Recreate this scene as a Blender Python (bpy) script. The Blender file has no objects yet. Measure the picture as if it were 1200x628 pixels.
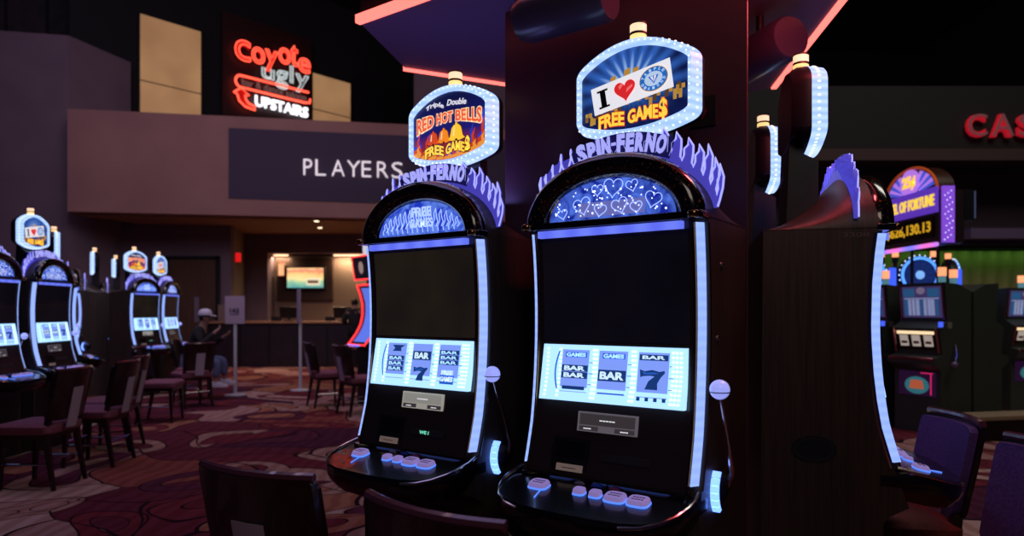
import bpy, math, random
from mathutils import Vector, Matrix
random.seed(7)
sc = bpy.context.scene
COL = sc.collection
PI = math.pi
R = math.radians

# ------------------------------------------------------------------ materials
MATS = {}
def srgb(r, g, b):
    f = lambda c: (c/255/12.92) if c/255 <= .04045 else ((c/255+.055)/1.055)**2.4
    return (f(r), f(g), f(b), 1)
def mat(name, col, rough=.5, metal=0, emit=None, es=1, coat=0, spec=.5):
    if name in MATS: return MATS[name]
    m = bpy.data.materials.new(name); m.use_nodes = True
    b = m.node_tree.nodes['Principled BSDF']
    b.inputs['Base Color'].default_value = srgb(*col)
    b.inputs['Roughness'].default_value = rough
    b.inputs['Metallic'].default_value = metal
    b.inputs['Coat Weight'].default_value = coat
    b.inputs['Specular IOR Level'].default_value = spec
    if emit:
        b.inputs['Emission Color'].default_value = srgb(*emit)
        b.inputs['Emission Strength'].default_value = es
    MATS[name] = m
    return m
def nd(m, t, **kw):
    n = m.node_tree.nodes.new(t)
    for k, v in kw.items():
        if k.startswith('i_'): n.inputs[k[2:].replace('_', ' ')].default_value = v
        else: setattr(n, k, v)
    return n
def lk(m, a, b): m.node_tree.links.new(a, b)
def ramp(m, fac, stops, interp='LINEAR'):
    r = nd(m, 'ShaderNodeValToRGB'); r.color_ramp.interpolation = interp
    e = r.color_ramp.elements
    while len(e) < len(stops): e.new(.5)
    for el, (p, c) in zip(e, stops): el.position = p; el.color = srgb(*c)
    lk(m, fac, r.inputs[0]); return r.outputs[0]
def math_(m, op, a, b=None, c=None):
    n = nd(m, 'ShaderNodeMath', operation=op)
    for i, x in enumerate((a, b, c)):
        if x is None: continue
        if hasattr(x, 'links'): lk(m, x, n.inputs[i])
        else: n.inputs[i].default_value = x
    return n.outputs[0]
def coords(m, out='Object'):
    return nd(m, 'ShaderNodeTexCoord').outputs[out]
def bsdf(m): return m.node_tree.nodes['Principled BSDF']

def noisy(name, c1, c2, scale=8, rough=.6, stretch=(1,1,1), bump=0, metal=0, coat=0, detail=4):
    m = mat(name, c1, rough, metal, coat=coat)
    mp = nd(m, 'ShaderNodeMapping'); mp.inputs['Scale'].default_value = stretch
    lk(m, coords(m), mp.inputs[0])
    n = nd(m, 'ShaderNodeTexNoise', i_Scale=scale, i_Detail=detail); lk(m, mp.outputs[0], n.inputs['Vector'])
    lk(m, ramp(m, n.outputs[0], [(.35, c1), (.65, c2)]), bsdf(m).inputs['Base Color'])
    if bump:
        b = nd(m, 'ShaderNodeBump', i_Strength=bump, i_Distance=.01); lk(m, n.outputs[0], b.inputs['Height'])
        lk(m, b.outputs[0], bsdf(m).inputs['Normal'])
    return m

M_black = mat('gloss_black', (9, 8, 10), .13, coat=.6)
M_satin = noisy('cabinet_satin', (44, 36, 32), (64, 52, 44), 5, .45, (26, 26, .7))
M_dark = mat('dark_plastic', (14, 13, 17), .45)
M_face = mat('face_panel_gloss', (52, 40, 40), .25, coat=.3)
M_deckblack = mat('deck_black', (12, 11, 13), .22, coat=.3)
M_chrome = mat('chrome', (200, 190, 185), .16, 1)
M_gold = noisy('gold_fleck_black', (8, 6, 7), (150, 108, 56), 110, .16, coat=.7)
for _n in M_gold.node_tree.nodes:
    if _n.type == 'VALTORGB': _n.color_ramp.elements[0].position = .60; _n.color_ramp.elements[1].position = .72
M_bronze = mat('bronze_chrome', (150, 110, 70), .2, 1)
M_white = mat('white_plastic', (190, 190, 200), .4)
M_rimdark = mat('rim_shadow', (30, 60, 150), .4)

def led_strip(name, c1, c2, freq, s, axis=2):
    m = mat(name, (20, 20, 60), .4)
    sp = nd(m, 'ShaderNodeSeparateXYZ'); lk(m, coords(m), sp.inputs[0])
    v = math_(m, 'SINE', math_(m, 'MULTIPLY', sp.outputs[axis], freq))
    v = math_(m, 'MULTIPLY_ADD', v, .5, .5)
    lk(m, ramp(m, v, [(0, c1), (1, c2)]), bsdf(m).inputs['Emission Color'])
    bsdf(m).inputs['Emission Strength'].default_value = s
    return m
M_strip = led_strip('led_edge_strip', (140, 168, 255), (150, 178, 255), 200, 1.2)
M_bar = led_strip('led_bar_blue', (96, 110, 245), (112, 130, 252), 60, 1.0, 0)
M_rim = led_strip('sign_rim_light', (150, 184, 255), (178, 206, 255), 210, 1.3)
M_led = mat('led_point', (255, 255, 255), .3, emit=(235, 248, 255), es=1.3)
M_ledblue = mat('led_point_blue', (255, 255, 255), .3, emit=(190, 215, 255), es=1.5)
M_candle = mat('candle_lens', (255, 220, 190), .4, emit=(255, 206, 166), es=1.2)
M_candle_y = mat('candle_lens_amber', (255, 210, 130), .4, emit=(255, 205, 130), es=1.2)
M_neon = mat('red_led_bar', (255, 80, 80), .3, emit=(255, 108, 98), es=2.2)
M_sidelamp = mat('side_lamp_lens', (200, 230, 255), .3, emit=(98, 140, 255), es=2.8)
M_knob = mat('milky_blue_knob', (190, 200, 255), .25, emit=(150, 160, 245), es=.95, coat=.5)
M_reelbg = mat('reel_glass_light', (150, 200, 255), .3, emit=(162, 210, 255), es=1.35)
M_reelband = mat('reel_band', (120, 130, 230), .3, emit=(128, 158, 250), es=.95)
M_reeldark = mat('symbol_navy', (10, 30, 80), .4, emit=(28, 62, 128), es=.8)
M_reelwhite = mat('symbol_white', (220, 240, 255), .4, emit=(205, 235, 255), es=1)
M_reelblue = mat('symbol_blue', (40, 90, 200), .4, emit=(40, 100, 205), es=.8)
M_flame = mat('flame_plate', (70, 60, 170), .35, emit=(82, 76, 205), es=.65)
M_flameline = mat('flame_outline', (160, 150, 240), .35, emit=(172, 176, 255), es=1.0)
M_flameletter = mat('flame_letter', (150, 150, 240), .35, emit=(168, 170, 250), es=.95)
M_flameback = mat('flame_letter_shadow', (20, 15, 70), .5, emit=(28, 24, 96), es=.5)
M_btn = mat('button_top', (150, 120, 180), .3, emit=(148, 128, 196), es=.62)
M_btnrim = mat('button_rim', (80, 120, 255), .3, emit=(84, 132, 255), es=1.2)
M_ink = mat('black_ink', (14, 14, 20), .5)
def flat(name, c, es=.9): return mat(name, c, .4, emit=c, es=es)
M_yel = flat('sign_yellow', (255, 214, 70)); M_redorange = flat('sign_red_orange', (200, 50, 25), .8)
M_wht = flat('sign_white', (232, 232, 238), .9); M_heart = flat('heart_red', (214, 40, 44), .9)
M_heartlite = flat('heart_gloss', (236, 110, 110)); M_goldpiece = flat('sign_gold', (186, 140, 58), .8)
M_golddark = flat('sign_gold_dark', (96, 66, 30), .7)
M_navy = flat('sign_navy', (20, 26, 70), .7); M_medal = flat('medallion_blue', (40, 110, 190), .8)
M_medal2 = flat('medallion_pale', (190, 214, 240), .8)
M_orange = flat('bell_orange', (238, 134, 30)); M_bellred = flat('bell_red', (206, 70, 30)); M_bellyel = flat('bell_yellow', (250, 200, 50))
M_brown = flat('bell_shadow', (90, 30, 16), .6)
M_flamered = flat('painted_flame_red', (206, 62, 30), .8); M_flameor = flat('painted_flame_orange', (238, 150, 60), .8)
M_flamebl = flat('painted_flame_blue', (30, 60, 190), .8)
M_salmon = flat('letter_salmon', (236, 96, 60)); M_cream = flat('letter_cream', (250, 214, 170), .9)

# screens of dark glass
M_screen = mat('dark_screen', (6, 5, 6), .08, coat=.4)
def screen_glow(name, c1, c2, s):
    m = mat(name, (5, 5, 6), .1, coat=.3)
    n = nd(m, 'ShaderNodeTexNoise', i_Scale=3.0, i_Detail=2.0); lk(m, coords(m), n.inputs['Vector'])
    lk(m, ramp(m, n.outputs[0], [(.3, c1), (.7, c2)]), bsdf(m).inputs['Emission Color'])
    bsdf(m).inputs['Emission Strength'].default_value = s
    return m
M_scr1 = screen_glow('dim_screen_brown', (26, 22, 20), (40, 32, 24), .8)
M_scr2 = screen_glow('dim_screen_black', (8, 7, 14), (16, 12, 20), .8)

def rays_mat(name, cx, cz, dark, light):
    m = mat(name, (10, 20, 60), .35)
    sp = nd(m, 'ShaderNodeSeparateXYZ'); lk(m, coords(m), sp.inputs[0])
    x = math_(m, 'SUBTRACT', sp.outputs[0], cx); z = math_(m, 'SUBTRACT', sp.outputs[2], cz)
    ang = math_(m, 'ARCTAN2', z, x)
    s = math_(m, 'MULTIPLY_ADD', math_(m, 'SINE', math_(m, 'MULTIPLY', ang, 22)), .5, .5)
    r2 = math_(m, 'SQRT', math_(m, 'ADD', math_(m, 'MULTIPLY', x, x), math_(m, 'MULTIPLY', z, z)))
    fall = math_(m, 'SUBTRACT', 1.05, math_(m, 'MULTIPLY', r2, 5.2))
    fall = math_(m, 'MAXIMUM', fall, 0)
    v = math_(m, 'ADD', math_(m, 'MULTIPLY', s, .32), math_(m, 'MULTIPLY', fall, .8))
    v = math_(m, 'MULTIPLY', v, math_(m, 'MINIMUM', math_(m, 'MAXIMUM', math_(m, 'MULTIPLY_ADD', z, 9, .8), .05), 1))
    lk(m, ramp(m, v, [(0, dark), (.55, (50, 100, 190)), (1, light)]), bsdf(m).inputs['Emission Color'])
    bsdf(m).inputs['Emission Strength'].default_value = .9
    return m
M_rays = rays_mat('blue_sunray_art', -.01, 2.20, (10, 18, 62), (190, 225, 255))

def glass_art(name, c1, c2, scale):
    m = mat(name, (20, 40, 160), .2)
    n = nd(m, 'ShaderNodeTexNoise', i_Scale=scale, i_Detail=3.0, i_Distortion=1.2); lk(m, coords(m), n.inputs['Vector'])
    lk(m, ramp(m, n.outputs[0], [(.38, c1), (.68, c2)]), bsdf(m).inputs['Emission Color'])
    bsdf(m).inputs['Emission Strength'].default_value = .85
    return m
M_glassH = glass_art('arch_glass_blue', (22, 36, 150), (90, 130, 245), 14)
M_glassF = glass_art('arch_glass_bright', (34, 60, 200), (110, 150, 255), 18)
M_line = mat('glass_line', (200, 220, 255), .3, emit=(178, 205, 255), es=1)

# room
M_wall = noisy('plum_wall_paint', (104, 84, 96), (112, 92, 102), 1.2, .85)
M_bulk = noisy('rust_bulkhead_paint', (136, 96, 92), (146, 106, 98), .9, .8)
M_recess = mat('violet_recess_paint', (58, 46, 68), .8)
M_soffit = mat('soffit_paint', (150, 116, 86), .9)
M_darkwall = noisy('dark_upper_wall', (44, 40, 44), (60, 52, 56), 3, .9)
M_void = mat('black_wall_paint', (14, 12, 17), .9)
M_taupe = mat('taupe_wall_paint', (128, 106, 92), .85)
M_tvpanel = mat('walnut_panel', (62, 40, 32), .5)
M_door = noisy('brown_door_wood', (74, 50, 38), (86, 60, 44), 4, .5, (8, 8, 1))
M_counterfront = noisy('dark_counter_front', (30, 22, 30), (40, 28, 36), 5, .45)
M_countertop = mat('tan_counter_top', (150, 110, 84), .4)
M_backcur = mat('olive_curtain', (150, 136, 90), .9)
M_canopy = mat('canopy_laminate', (110, 96, 130), .45)
M_canopyedge = mat('canopy_fascia', (50, 30, 26), .4)
M_pillar = mat('pillar_laminate', (70, 44, 56), .38)
M_wood = noisy('dark_chair_wood', (26, 15, 18), (36, 20, 22), 5, .3, (14, 14, 1), coat=.3)
M_seat = noisy('plum_seat_fabric', (128, 72, 92), (142, 84, 102), 60, .85, bump=.2)
M_seatred = noisy('brick_seat_fabric', (130, 54, 56), (146, 62, 62), 60, .85, bump=.2)
M_backfab = noisy('violet_back_fabric', (80, 54, 118), (96, 66, 134), 90, .9, bump=.3)
M_plate = mat('brushed_plate', (190, 176, 200), .5, .2)
M_rail = mat('foot_rail_metal', (180, 170, 180), .25, 1)

# ------------------------------------------------------------------ mesh builder
_tc = {}
def text_geo(s, bold=0, ext=.02):
    key = (s, bold, ext)
    if key in _tc: return _tc[key]
    cu = bpy.data.curves.new('t', 'FONT'); cu.body = s; cu.offset = bold; cu.extrude = ext; cu.resolution_u = 3
    ob = bpy.data.objects.new('t', cu); COL.objects.link(ob)
    dg = bpy.context.evaluated_depsgraph_get(); me = ob.evaluated_get(dg).to_mesh()
    v = [tuple(p.co) for p in me.vertices]; f = [tuple(p.vertices) for p in me.polygons]
    ob.evaluated_get(dg).to_mesh_clear(); bpy.data.objects.remove(ob); bpy.data.curves.remove(cu)
    _tc[key] = (v, f); return v, f

class MB:
    def __init__(s): s.v = []; s.f = []; s.m = []; s.mats = []
    def mi(s, m):
        if m not in s.mats: s.mats.append(m)
        return s.mats.index(m)
    def add(s, vs, fs, m):
        o = len(s.v); s.v += [tuple(p) for p in vs]; i = s.mi(m)
        for f in fs: s.f.append(tuple(o+k for k in f)); s.m.append(i)
        return s
    def box(s, x0, x1, y0, y1, z0, z1, m):
        v = [(x, y, z) for z in (z0, z1) for y in (y0, y1) for x in (x0, x1)]
        return s.add(v, [(0,2,3,1), (4,5,7,6), (0,1,5,4), (2,6,7,3), (0,4,6,2), (1,3,7,5)], m)
    def obox(s, c, ux, uy, uz, m):
        c, ux, uy, uz = map(Vector, (c, ux, uy, uz))
        v = [c + a*ux + b*uy + d*uz for d in (-.5, .5) for b in (-.5, .5) for a in (-.5, .5)]
        return s.add(v, [(0,2,3,1), (4,5,7,6), (0,1,5,4), (2,6,7,3), (0,4,6,2), (1,3,7,5)], m)
    def prism(s, pts, off, m, m2=None):
        n = len(pts); a = [Vector(p) for p in pts]; b = [p+Vector(off) for p in a]
        s.add(a+b, [tuple(range(n-1, -1, -1)), tuple(range(n, 2*n))], m)
        return s.add(a+b, [(i, (i+1) % n, n+(i+1) % n, n+i) for i in range(n)], m2 or m)
    def plate(s, pts, y, t, m):   # outline in local x,z with thickness t behind y
        return s.prism([(x, y, z) for x, z in pts], (0, t, 0), m)
    def loft(s, rings, m, closed=True, caps=True):
        n = len(rings[0]); vs = [p for r in rings for p in r]; fs = []
        for k in range(len(rings)-1):
            for i in range(n if closed else n-1):
                j = (i+1) % n; fs.append((k*n+i, k*n+j, (k+1)*n+j, (k+1)*n+i))
        if caps: fs += [tuple(range(n-1, -1, -1)), tuple((len(rings)-1)*n+i for i in range(n))]
        return s.add(vs, fs, m)
    def tube(s, path, r, m, n=8, closed=False, rad=None):
        P = [Vector(p) for p in path]; rings = []
        N = len(P); up = None
        for i, p in enumerate(P):
            a = P[(i-1) % N] if (closed or i) else p; b = P[(i+1) % N] if (closed or i < N-1) else p
            t = (b-a)
            if t.length < 1e-9: t = Vector((0, 0, 1))
            t.normalize()
            if up is None: up = Vector((0, 0, 1)) if abs(t.z) < .9 else Vector((1, 0, 0))
            u = (up - t*up.dot(t)); u.normalize(); w = t.cross(u); up = u
            rr = rad[i] if rad else r
            rings.append([p + rr*(math.cos(2*PI*k/n)*u + math.sin(2*PI*k/n)*w) for k in range(n)])
        if closed: rings.append(rings[0])
        return s.loft(rings, m, True, not closed)
    def lathe(s, prof, c, m, n=20, axis='z', caps=True):
        rings = []
        for r, h in prof:
            ring = []
            for k in range(n):
                a = 2*PI*k/n; u, w = r*math.cos(a), r*math.sin(a)
                ring.append({'z': (c[0]+u, c[1]+w, c[2]+h), 'x': (c[0]+h, c[1]+u, c[2]+w), 'y': (c[0]+w, c[1]+h, c[2]+u)}[axis])
            rings.append(ring)
        return s.loft(rings, m, True, caps)
    def ball(s, c, r, m, n=14, sc3=(1, 1, 1)):
        k = n//2; rings = []
        for i in range(k+1):
            a = -PI/2 + PI*i/k; q = max(math.cos(a), .02)
            rings.append([(c[0]+sc3[0]*r*q*math.cos(2*PI*j/n), c[1]+sc3[1]*r*q*math.sin(2*PI*j/n), c[2]+sc3[2]*r*math.sin(a)) for j in range(n)])
        return s.loft(rings, m)
    def text(s, t, x0, x1, z0, z1, y, m, bold=0, th=.001, warp=None, ref=None):
        v, f = text_geo(t, bold)
        rv = text_geo(t, ref if ref is not None else bold)[0]
        ax0 = min(p[0] for p in rv); ax1 = max(p[0] for p in rv); ay0 = min(p[1] for p in rv); ay1 = max(p[1] for p in rv)
        out = []
        for p in v:
            u = (p[0]-ax0)/(ax1-ax0); w = (p[1]-ay0)/(ay1-ay0)
            x = x0+u*(x1-x0); z = z0+w*(z1-z0)
            if warp: x, z = warp(x, z, u, w)
            out.append((x, y - p[2]/.02*th*.5, z))
        return s.add(out, f, m)
    def build(s, name, parent=None, smooth=True, bevel=0, loc=None, rz=0, xf=None):
        me = bpy.data.meshes.new(name)
        vs = s.v if xf is None else [tuple(xf @ Vector(p)) for p in s.v]
        me.from_pydata(vs, [], s.f); me.update()
        for m in s.mats: me.materials.append(m)
        me.polygons.foreach_set('material_index', s.m)
        if smooth:
            me.polygons.foreach_set('use_smooth', [True]*len(s.f)); me.set_sharp_from_angle(angle=R(38))
        ob = bpy.data.objects.new(name, me); COL.objects.link(ob)
        if parent: ob.parent = parent
        if loc: ob.location = loc
        ob.rotation_euler.z = rz
        if bevel:
            b = ob.modifiers.new('b', 'BEVEL'); b.width = bevel; b.segments = 2; b.limit_method = 'ANGLE'; b.angle_limit = R(40)
        return ob

def tag(o, label=None, cat=None, group=None, kind=None):
    if label: o['label'] = label
    if cat: o['category'] = cat
    if group: o['group'] = group
    if kind: o['kind'] = kind
    return o
def empty(name, loc, rz=0):
    o = bpy.data.objects.new(name, None); COL.objects.link(o); o.location = loc; o.rotation_euler.z = rz
    o.empty_display_size = .1
    return o
KIDS = {}
def copy_tree(o, parent=None):
    c = o.copy(); COL.objects.link(c); c.parent = parent
    for ch in [x for x in list(COL.objects) if x.parent == o]: copy_tree(ch, c)
    return c
def struct(ob): ob['kind'] = 'structure'; return ob

# ------------------------------------------------------------------ the arched slot machine
FY = [(z_, .018-.024*((z_-1.37)/.33)**2-.012*max(0, (1.0-z_)/.15)) for z_ in [.60+.05*k for k in range(25)]]
def fy(z):
    for (a, ya), (b, yb) in zip(FY, FY[1:]):
        if z <= b: return ya + (yb-ya)*(max(z, a)-a)/(b-a)
    return FY[-1][1]
def slab(mb, x0, x1, z0, z1, off, th, m, n=14):
    rings = []
    for i in range(n+1):
        z = z0+(z1-z0)*i/n; y = fy(z)-off
        rings.append([(x0, y, z), (x1, y, z), (x1, y+th, z), (x0, y+th, z)])
    return mb.loft(rings, m)
def ell(a, b, t, z0=1.70): return (a*math.cos(t), z0+b*math.sin(t))

def barrel(w, zs0, zs1, zm0, zm1, cr=.03):
    """outline with bowed top and bottom and rounded corners"""
    n = 14
    top = [(w - 2*w*i/n, zs1+(zm1-zs1)*(1-(1-2*i/n)**2)) for i in range(n+1)]
    bot = [(-w + 2*w*i/n, zs0-(zs0-zm0)*(1-(1-2*i/n)**2)) for i in range(n+1)]
    out = []
    for edge, nxt in ((top, bot), (bot, top)):
        def toward(a, c, d):
            L = math.hypot(a[0]-c[0], a[1]-c[1]); return (a[0]+(c[0]-a[0])*d/L, a[1]+(c[1]-a[1])*d/L)
        out += edge[1:-1]
        P = edge[-1]; A = edge[-2]; B = toward(P, nxt[0], cr)
        for k in range(1, 5):
            t = k/5; out.append(((1-t)**2*A[0]+2*t*(1-t)*P[0]+t*t*B[0], (1-t)**2*A[1]+2*t*(1-t)*P[1]+t*t*B[1]))
        out.append(B)
        P2 = nxt[0]; B2 = toward(P2, P, cr); C2 = nxt[1]; out.append(B2)
        for k in range(1, 5):
            t = k/5; out.append(((1-t)**2*B2[0]+2*t*(1-t)*P2[0]+t*t*C2[0], (1-t)**2*B2[1]+2*t*(1-t)*P2[1]+t*t*C2[1]))
    return out

def heart_pts(cx, cz, s, n=28, rot=0):
    o = []
    for i in range(n):
        t = 2*PI*i/n
        x = 16*math.sin(t)**3; z = 13*math.cos(t)-5*math.cos(2*t)-2*math.cos(3*t)-math.cos(4*t)
        x, z = x/16*s, (z+1)/16*s
        o.append((cx+x*math.cos(rot)-z*math.sin(rot), cz+x*math.sin(rot)+z*math.cos(rot)))
    return o

def flame_outline(rng, lo=.05, hi=.13):
    """tongues of flame standing on the arch; list of (x,z)"""
    outer = []
    n = 19
    th0, th1 = R(172), R(8)
    for i in range(n):
        a0 = th0+(th1-th0)*i/n; a1 = th0+(th1-th0)*(i+1)/n; am = (a0+a1)/2
        side = abs(math.cos(am)); sg = 1 if am < PI/2 else -1
        h = (.040+.050*side)*(1+.4*(rng.random()-.4)) if side > .36 else .050
        def P(t, r, dx=0, dz=0):
            x, z = ell(.335+r, .235+r, t); return (x+dx, z+dz)
        w = .010*sg
        outer += [P(a0, .020), P(a0+(a1-a0)*.20, .026, -w*.4, h*.25), P(a0+(a1-a0)*.30, .028, -w*.9, h*.55), P(am, .026, -w*.2, h*.80), P(am, .022, w*.2, h*1.15),
                  P(am+(a1-a0)*.18, .026, w*.9, h*.80), P(am+(a1-a0)*.26, .026, w*.5, h*.48), P(a0+(a1-a0)*.88, .020, 0, h*.16)]
    outer.append(ell(.335+.012, .235+.018, th1))
    inner = [ell(.325, .225, th1+(th0-th1)*i/40) for i in range(41)]
    return outer, inner

def machine(art):
    root = empty('slot_machine', (0, 0, 0))
    B = lambda: MB()
    # cabinet body
    prof = [(.42, 0), (.405, 1.70)]
    zs = [1.70, 1.6, 1.5, 1.35, 1.29, 1.18, 1.08, .98, .86, .80, .70]
    prof += [(fy(z)+.022, z) for z in zs]
    prof += [(-.02, .665), (0, .64), (0, 0)]
    b = B(); b.prism([(-.335, y, z) for y, z in prof], (.67, 0, 0), M_satin)
    b.box(-.30, .30, -.004, 0.0, .06, .60, M_dark)
    b.build('cabinet', root)
    # hood behind the arch
    rings = []
    for d, s in [(.01, 1), (.06, 1), (.10, .97), (.14, .80), (.19, .56), (.25, .36), (.32, .18), (.40, .03)]:
        ring = []
        for k in range(25):
            t = PI*k/24; x, z = ell(.335, .235*s, t, 1.698)
            # flatter shoulders toward the rear
            ring.append((x, d, z))
        ring += [(-.335, d, 1.695), (.335, d, 1.695)]
        rings.append(ring)
    b = B(); b.loft(rings, M_satin); b.build('hood', root)
    # face panel
    b = B(); slab(b, -.303, .303, .83, 1.69, 0, .022, M_face)
    b.build('front_panel', root)
    b = B(); slab(b, -.276, .276, 1.292, 1.648, .003, .004, M_scr2 if art == 'heart' else M_scr1)
    b.build('upper_screen', root)
    b = B(); b.box(-.272, .268, -.034, -.01, 1.660, 1.684, M_bar); b.build('light_bar', root)
    for s in (-1, 1):
        b = B(); rg4 = []
        for i in range(25):
            z = .858+.82*i/24; y = fy(z)
            q4 = [(s*.306, y-.010, z), (s*.309, y-.013, z), (s*.326, y+.013, z), (s*.324, y+.020, z), (s*.306, y+.02, z)]
            rg4.append(q4 if s > 0 else q4[::-1])
        b.loft(rg4, M_strip)
        ob = b.build('light_strip', root)
        b = B(); b.tube([(s*.298, fy(z)-.006, z) for z in [.84+.04*i for i in range(22)]], .0045, M_bronze, 6)
        b.tube([(s*.330, fy(z)+.030, z) for z in [.84+.04*i for i in range(22)]], .0070, M_chrome, 8)
        b.tube([(s*.330, fy(.84)+.01, .84), (s*.337, -.10, .826), (s*.334, -.15, .815), (s*.318, -.20, .80), (s*.285, -.25, .785), (s*.24, -.283, .774), (s*.18, -.30, .768)], .006, M_chrome, 8)
        b.build('chrome_trim', root)
    # arch
    b = B(); rings = []
    for k in range(41):
        t = PI*k/40; ring = []
        for j in range(14):
            q = 2*PI*j/14
            rr = .044*math.cos(q); yy = .006 - .052*math.sin(q)
            x, z = ell(.291+rr, .189+rr, t, 1.705); ring.append((x, yy, z))
        rings.append(ring)
    b.loft(rings, M_gold); b.build('arch_frame', root)
    b = B(); b.box(-.34, .34, -.042, .02, 1.688, 1.712, M_black)
    for s in (-1, 1):
        b.lathe([(.016, -.012), (.020, -.006), (.020, .006), (.016, .012)], (s*.312, -.045, 1.70), M_bronze, 12)
    b.build('arch_sill', root, bevel=.004)
    b = B(); b.plate([ell(.262, .160, PI*k/30, 1.705) for k in range(31)], .006, .01, M_black); b.build('arch_backing', root)
    b = B(); gp = [ell(.240, .138, PI*k/30, 1.716) for k in range(31)]
    b.plate(gp, -.004, .008, M_glassH if art == 'heart' else M_glassF)
    g = b.build('arch_glass', root)
    rim = B(); rim.tube([(x, -.006, z) for x, z in [ell(.244, .142, PI*k/30, 1.716) for k in range(31)]], .004, M_bronze, 6)
    rim.build('glass_rim', g)
    rng = random.Random(3 if art == 'heart' else 5)
    b = B()
    if art == 'heart':
        for cx, cz, s, ro in [(-.185, 1.742, .020, .2), (-.105, 1.765, .034, .25), (-.045, 1.815, .022, 0), (.015, 1.818, .036, -.1), (.085, 1.818, .022, .2), (.16, 1.765, .030, -.3), (.04, 1.755, .030, .3), (-.035, 1.745, .024, -.2), (.10, 1.745, .022, .1)]:
            b.tube([(x, -.006, z) for x, z in heart_pts(cx, cz, s, rot=ro)], .0014, M_line, 5, closed=True)
        b.build('heart_outlines', g)
        b = B()
        for i in range(70):
            t = rng.uniform(.05, PI-.05); r = math.sqrt(rng.random()); x = .225*r*math.cos(t); z = 1.722+.12*r*math.sin(t)
            b.ball((x, -.006, z), .0028 if rng.random() > .3 else .0042, M_led, 6)
        b.build('led_points', g)
        b = B(); b.plate([(-.125, 1.725), (.13, 1.725), (.135, 1.775), (-.12, 1.775)], -.0045, .001, mat('reflected_panel', (120, 120, 190), .3, emit=(122, 128, 214), es=.6))  # reflection in the glass, painted as a pale glowing plate
        b.build('painted_reflection', g)
    else:
        for i in range(15):
            cx = -.20+.40*i/14; top = 1.722+.105*math.sqrt(max(0, 1-(cx/.235)**2))
            h = top-1.725; q = rng.uniform(.8, 1.1)
            if h < .02: continue
            b.tube([(cx-.010, -.006, 1.725), (cx-.014, -.006, 1.725+h*.25*q), (cx-.002, -.006, 1.725+h*.5), (cx-.006, -.006, 1.725+h*.75), (cx+.004, -.006, 1.725+h*.98),
                    (cx+.008, -.006, 1.725+h*.62), (cx+.016, -.006, 1.725+h*.4), (cx+.006, -.006, 1.725+h*.2)], .0017, M_line, 5)
        b.build('flame_outlines', g)
        b = B(); b.text('FREE', -.045, .065, 1.79, 1.83, -.0075, M_line, .03); b.text('GAMES', -.055, .075, 1.745, 1.782, -.0075, M_line, .03)
        b.build('lettering', g)
    # reel window
    tilt = lambda z: .017-(1.279-z)/.196*.036 - .006
    def rp(x, z, o): return (x, tilt(z)-o, z)
    b = B(); b.prism([rp(-.273, 1.084, 0), rp(.273, 1.084, 0), rp(.273, 1.279, 0), rp(-.273, 1.279, 0)], (0, .02, 0), M_reelbg)
    rs = b.build('reel_window', root)
    cxs = [-.135, .012, .160]
    def T(mb, t, x0, x1, z0, z1, o, m, bold=.02):
        k = len(mb.v); mb.text(t, x0, x1, z0, z1, 0, m, bold)
        mb.v[k:] = [(p[0], tilt(p[2])-o+p[1], p[2]) for p in mb.v[k:]]
    def Q(mb, x0, x1, z0, z1, o, m, sk=0):
        mb.prism([rp(x0, z0, o), rp(x1, z0, o), rp(x1+sk, z1, o), rp(x0+sk, z1, o)], (0, .0012, 0), m)
    def seven(mb, cx, z0, s):
        pts = [(-.5, 1), (-.46, .60), (-.36, .66), (-.1, .70), (.12, .68), (-.12, .42), (-.26, .0), (.26, .0), (.24, .32), (.36, .62), (.52, .86), (.5, .98), (.3, .92), (0, 1.0), (-.3, .92)]
        mb.prism([rp(cx+x*s*1.35, z0+z*s, .0035) for x, z in pts], (0, .0012, 0), M_reeldark)
        mb.prism([rp(cx+x*s*1.35, z0+z*s, .0045) for x, z in [(-.40, .90), (-.2, .84), (.1, .88), (.3, .82), (.1, .79), (-.3, .76)]], (0, .0008, 0), M_reelblue)
    for i, cx in enumerate(cxs):
        b = B(); bw = .054
        Q(b, cx-bw, cx+bw, 1.115, 1.262, .0015, M_reelband)
        Q(b, cx-bw, cx+bw, 1.118, 1.132, .0022, M_reelbg)
        if art == 'heart':
            if i < 2: 
                Q(b, cx-.040, cx+.045, 1.236, 1.254, .003, M_reelblue); T(b, 'GAMES', cx-.036, cx+.041, 1.238, 1.252, .004, M_reelbg, .04)
            else:
                Q(b, cx-.05, cx+.05, 1.236, 1.255, .003, M_reeldark); T(b, 'BAR', cx-.04, cx+.04, 1.240, 1.252, .004, M_reelwhite, .03)
            if i == 0:
                for z in (1.187, 1.163):
                    Q(b, cx-.052, cx+.052, z, z+.022, .003, M_reeldark); T(b, 'BAR', cx-.042, cx+.042, z+.003, z+.019, .004, M_reelwhite, .04)
                Q(b, cx-.045, cx+.045, 1.124, 1.136, .003, M_reeldark)
            elif i == 1:
                Q(b, cx-.052, cx+.052, 1.160, 1.198, .003, M_reeldark); T(b, 'BAR', cx-.045, cx+.045, 1.166, 1.192, .004, M_reelwhite, .04)
                Q(b, cx-.05, cx+.05, 1.117, 1.121, .003, M_reelblue)
            else:
                seven(b, cx-.003, 1.142, .064)
                for q in range(4): Q(b, cx-.052+.03*q, cx-.052+.03*q+.012, 1.104, 1.116, .003, M_reeldark)
        else:
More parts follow.
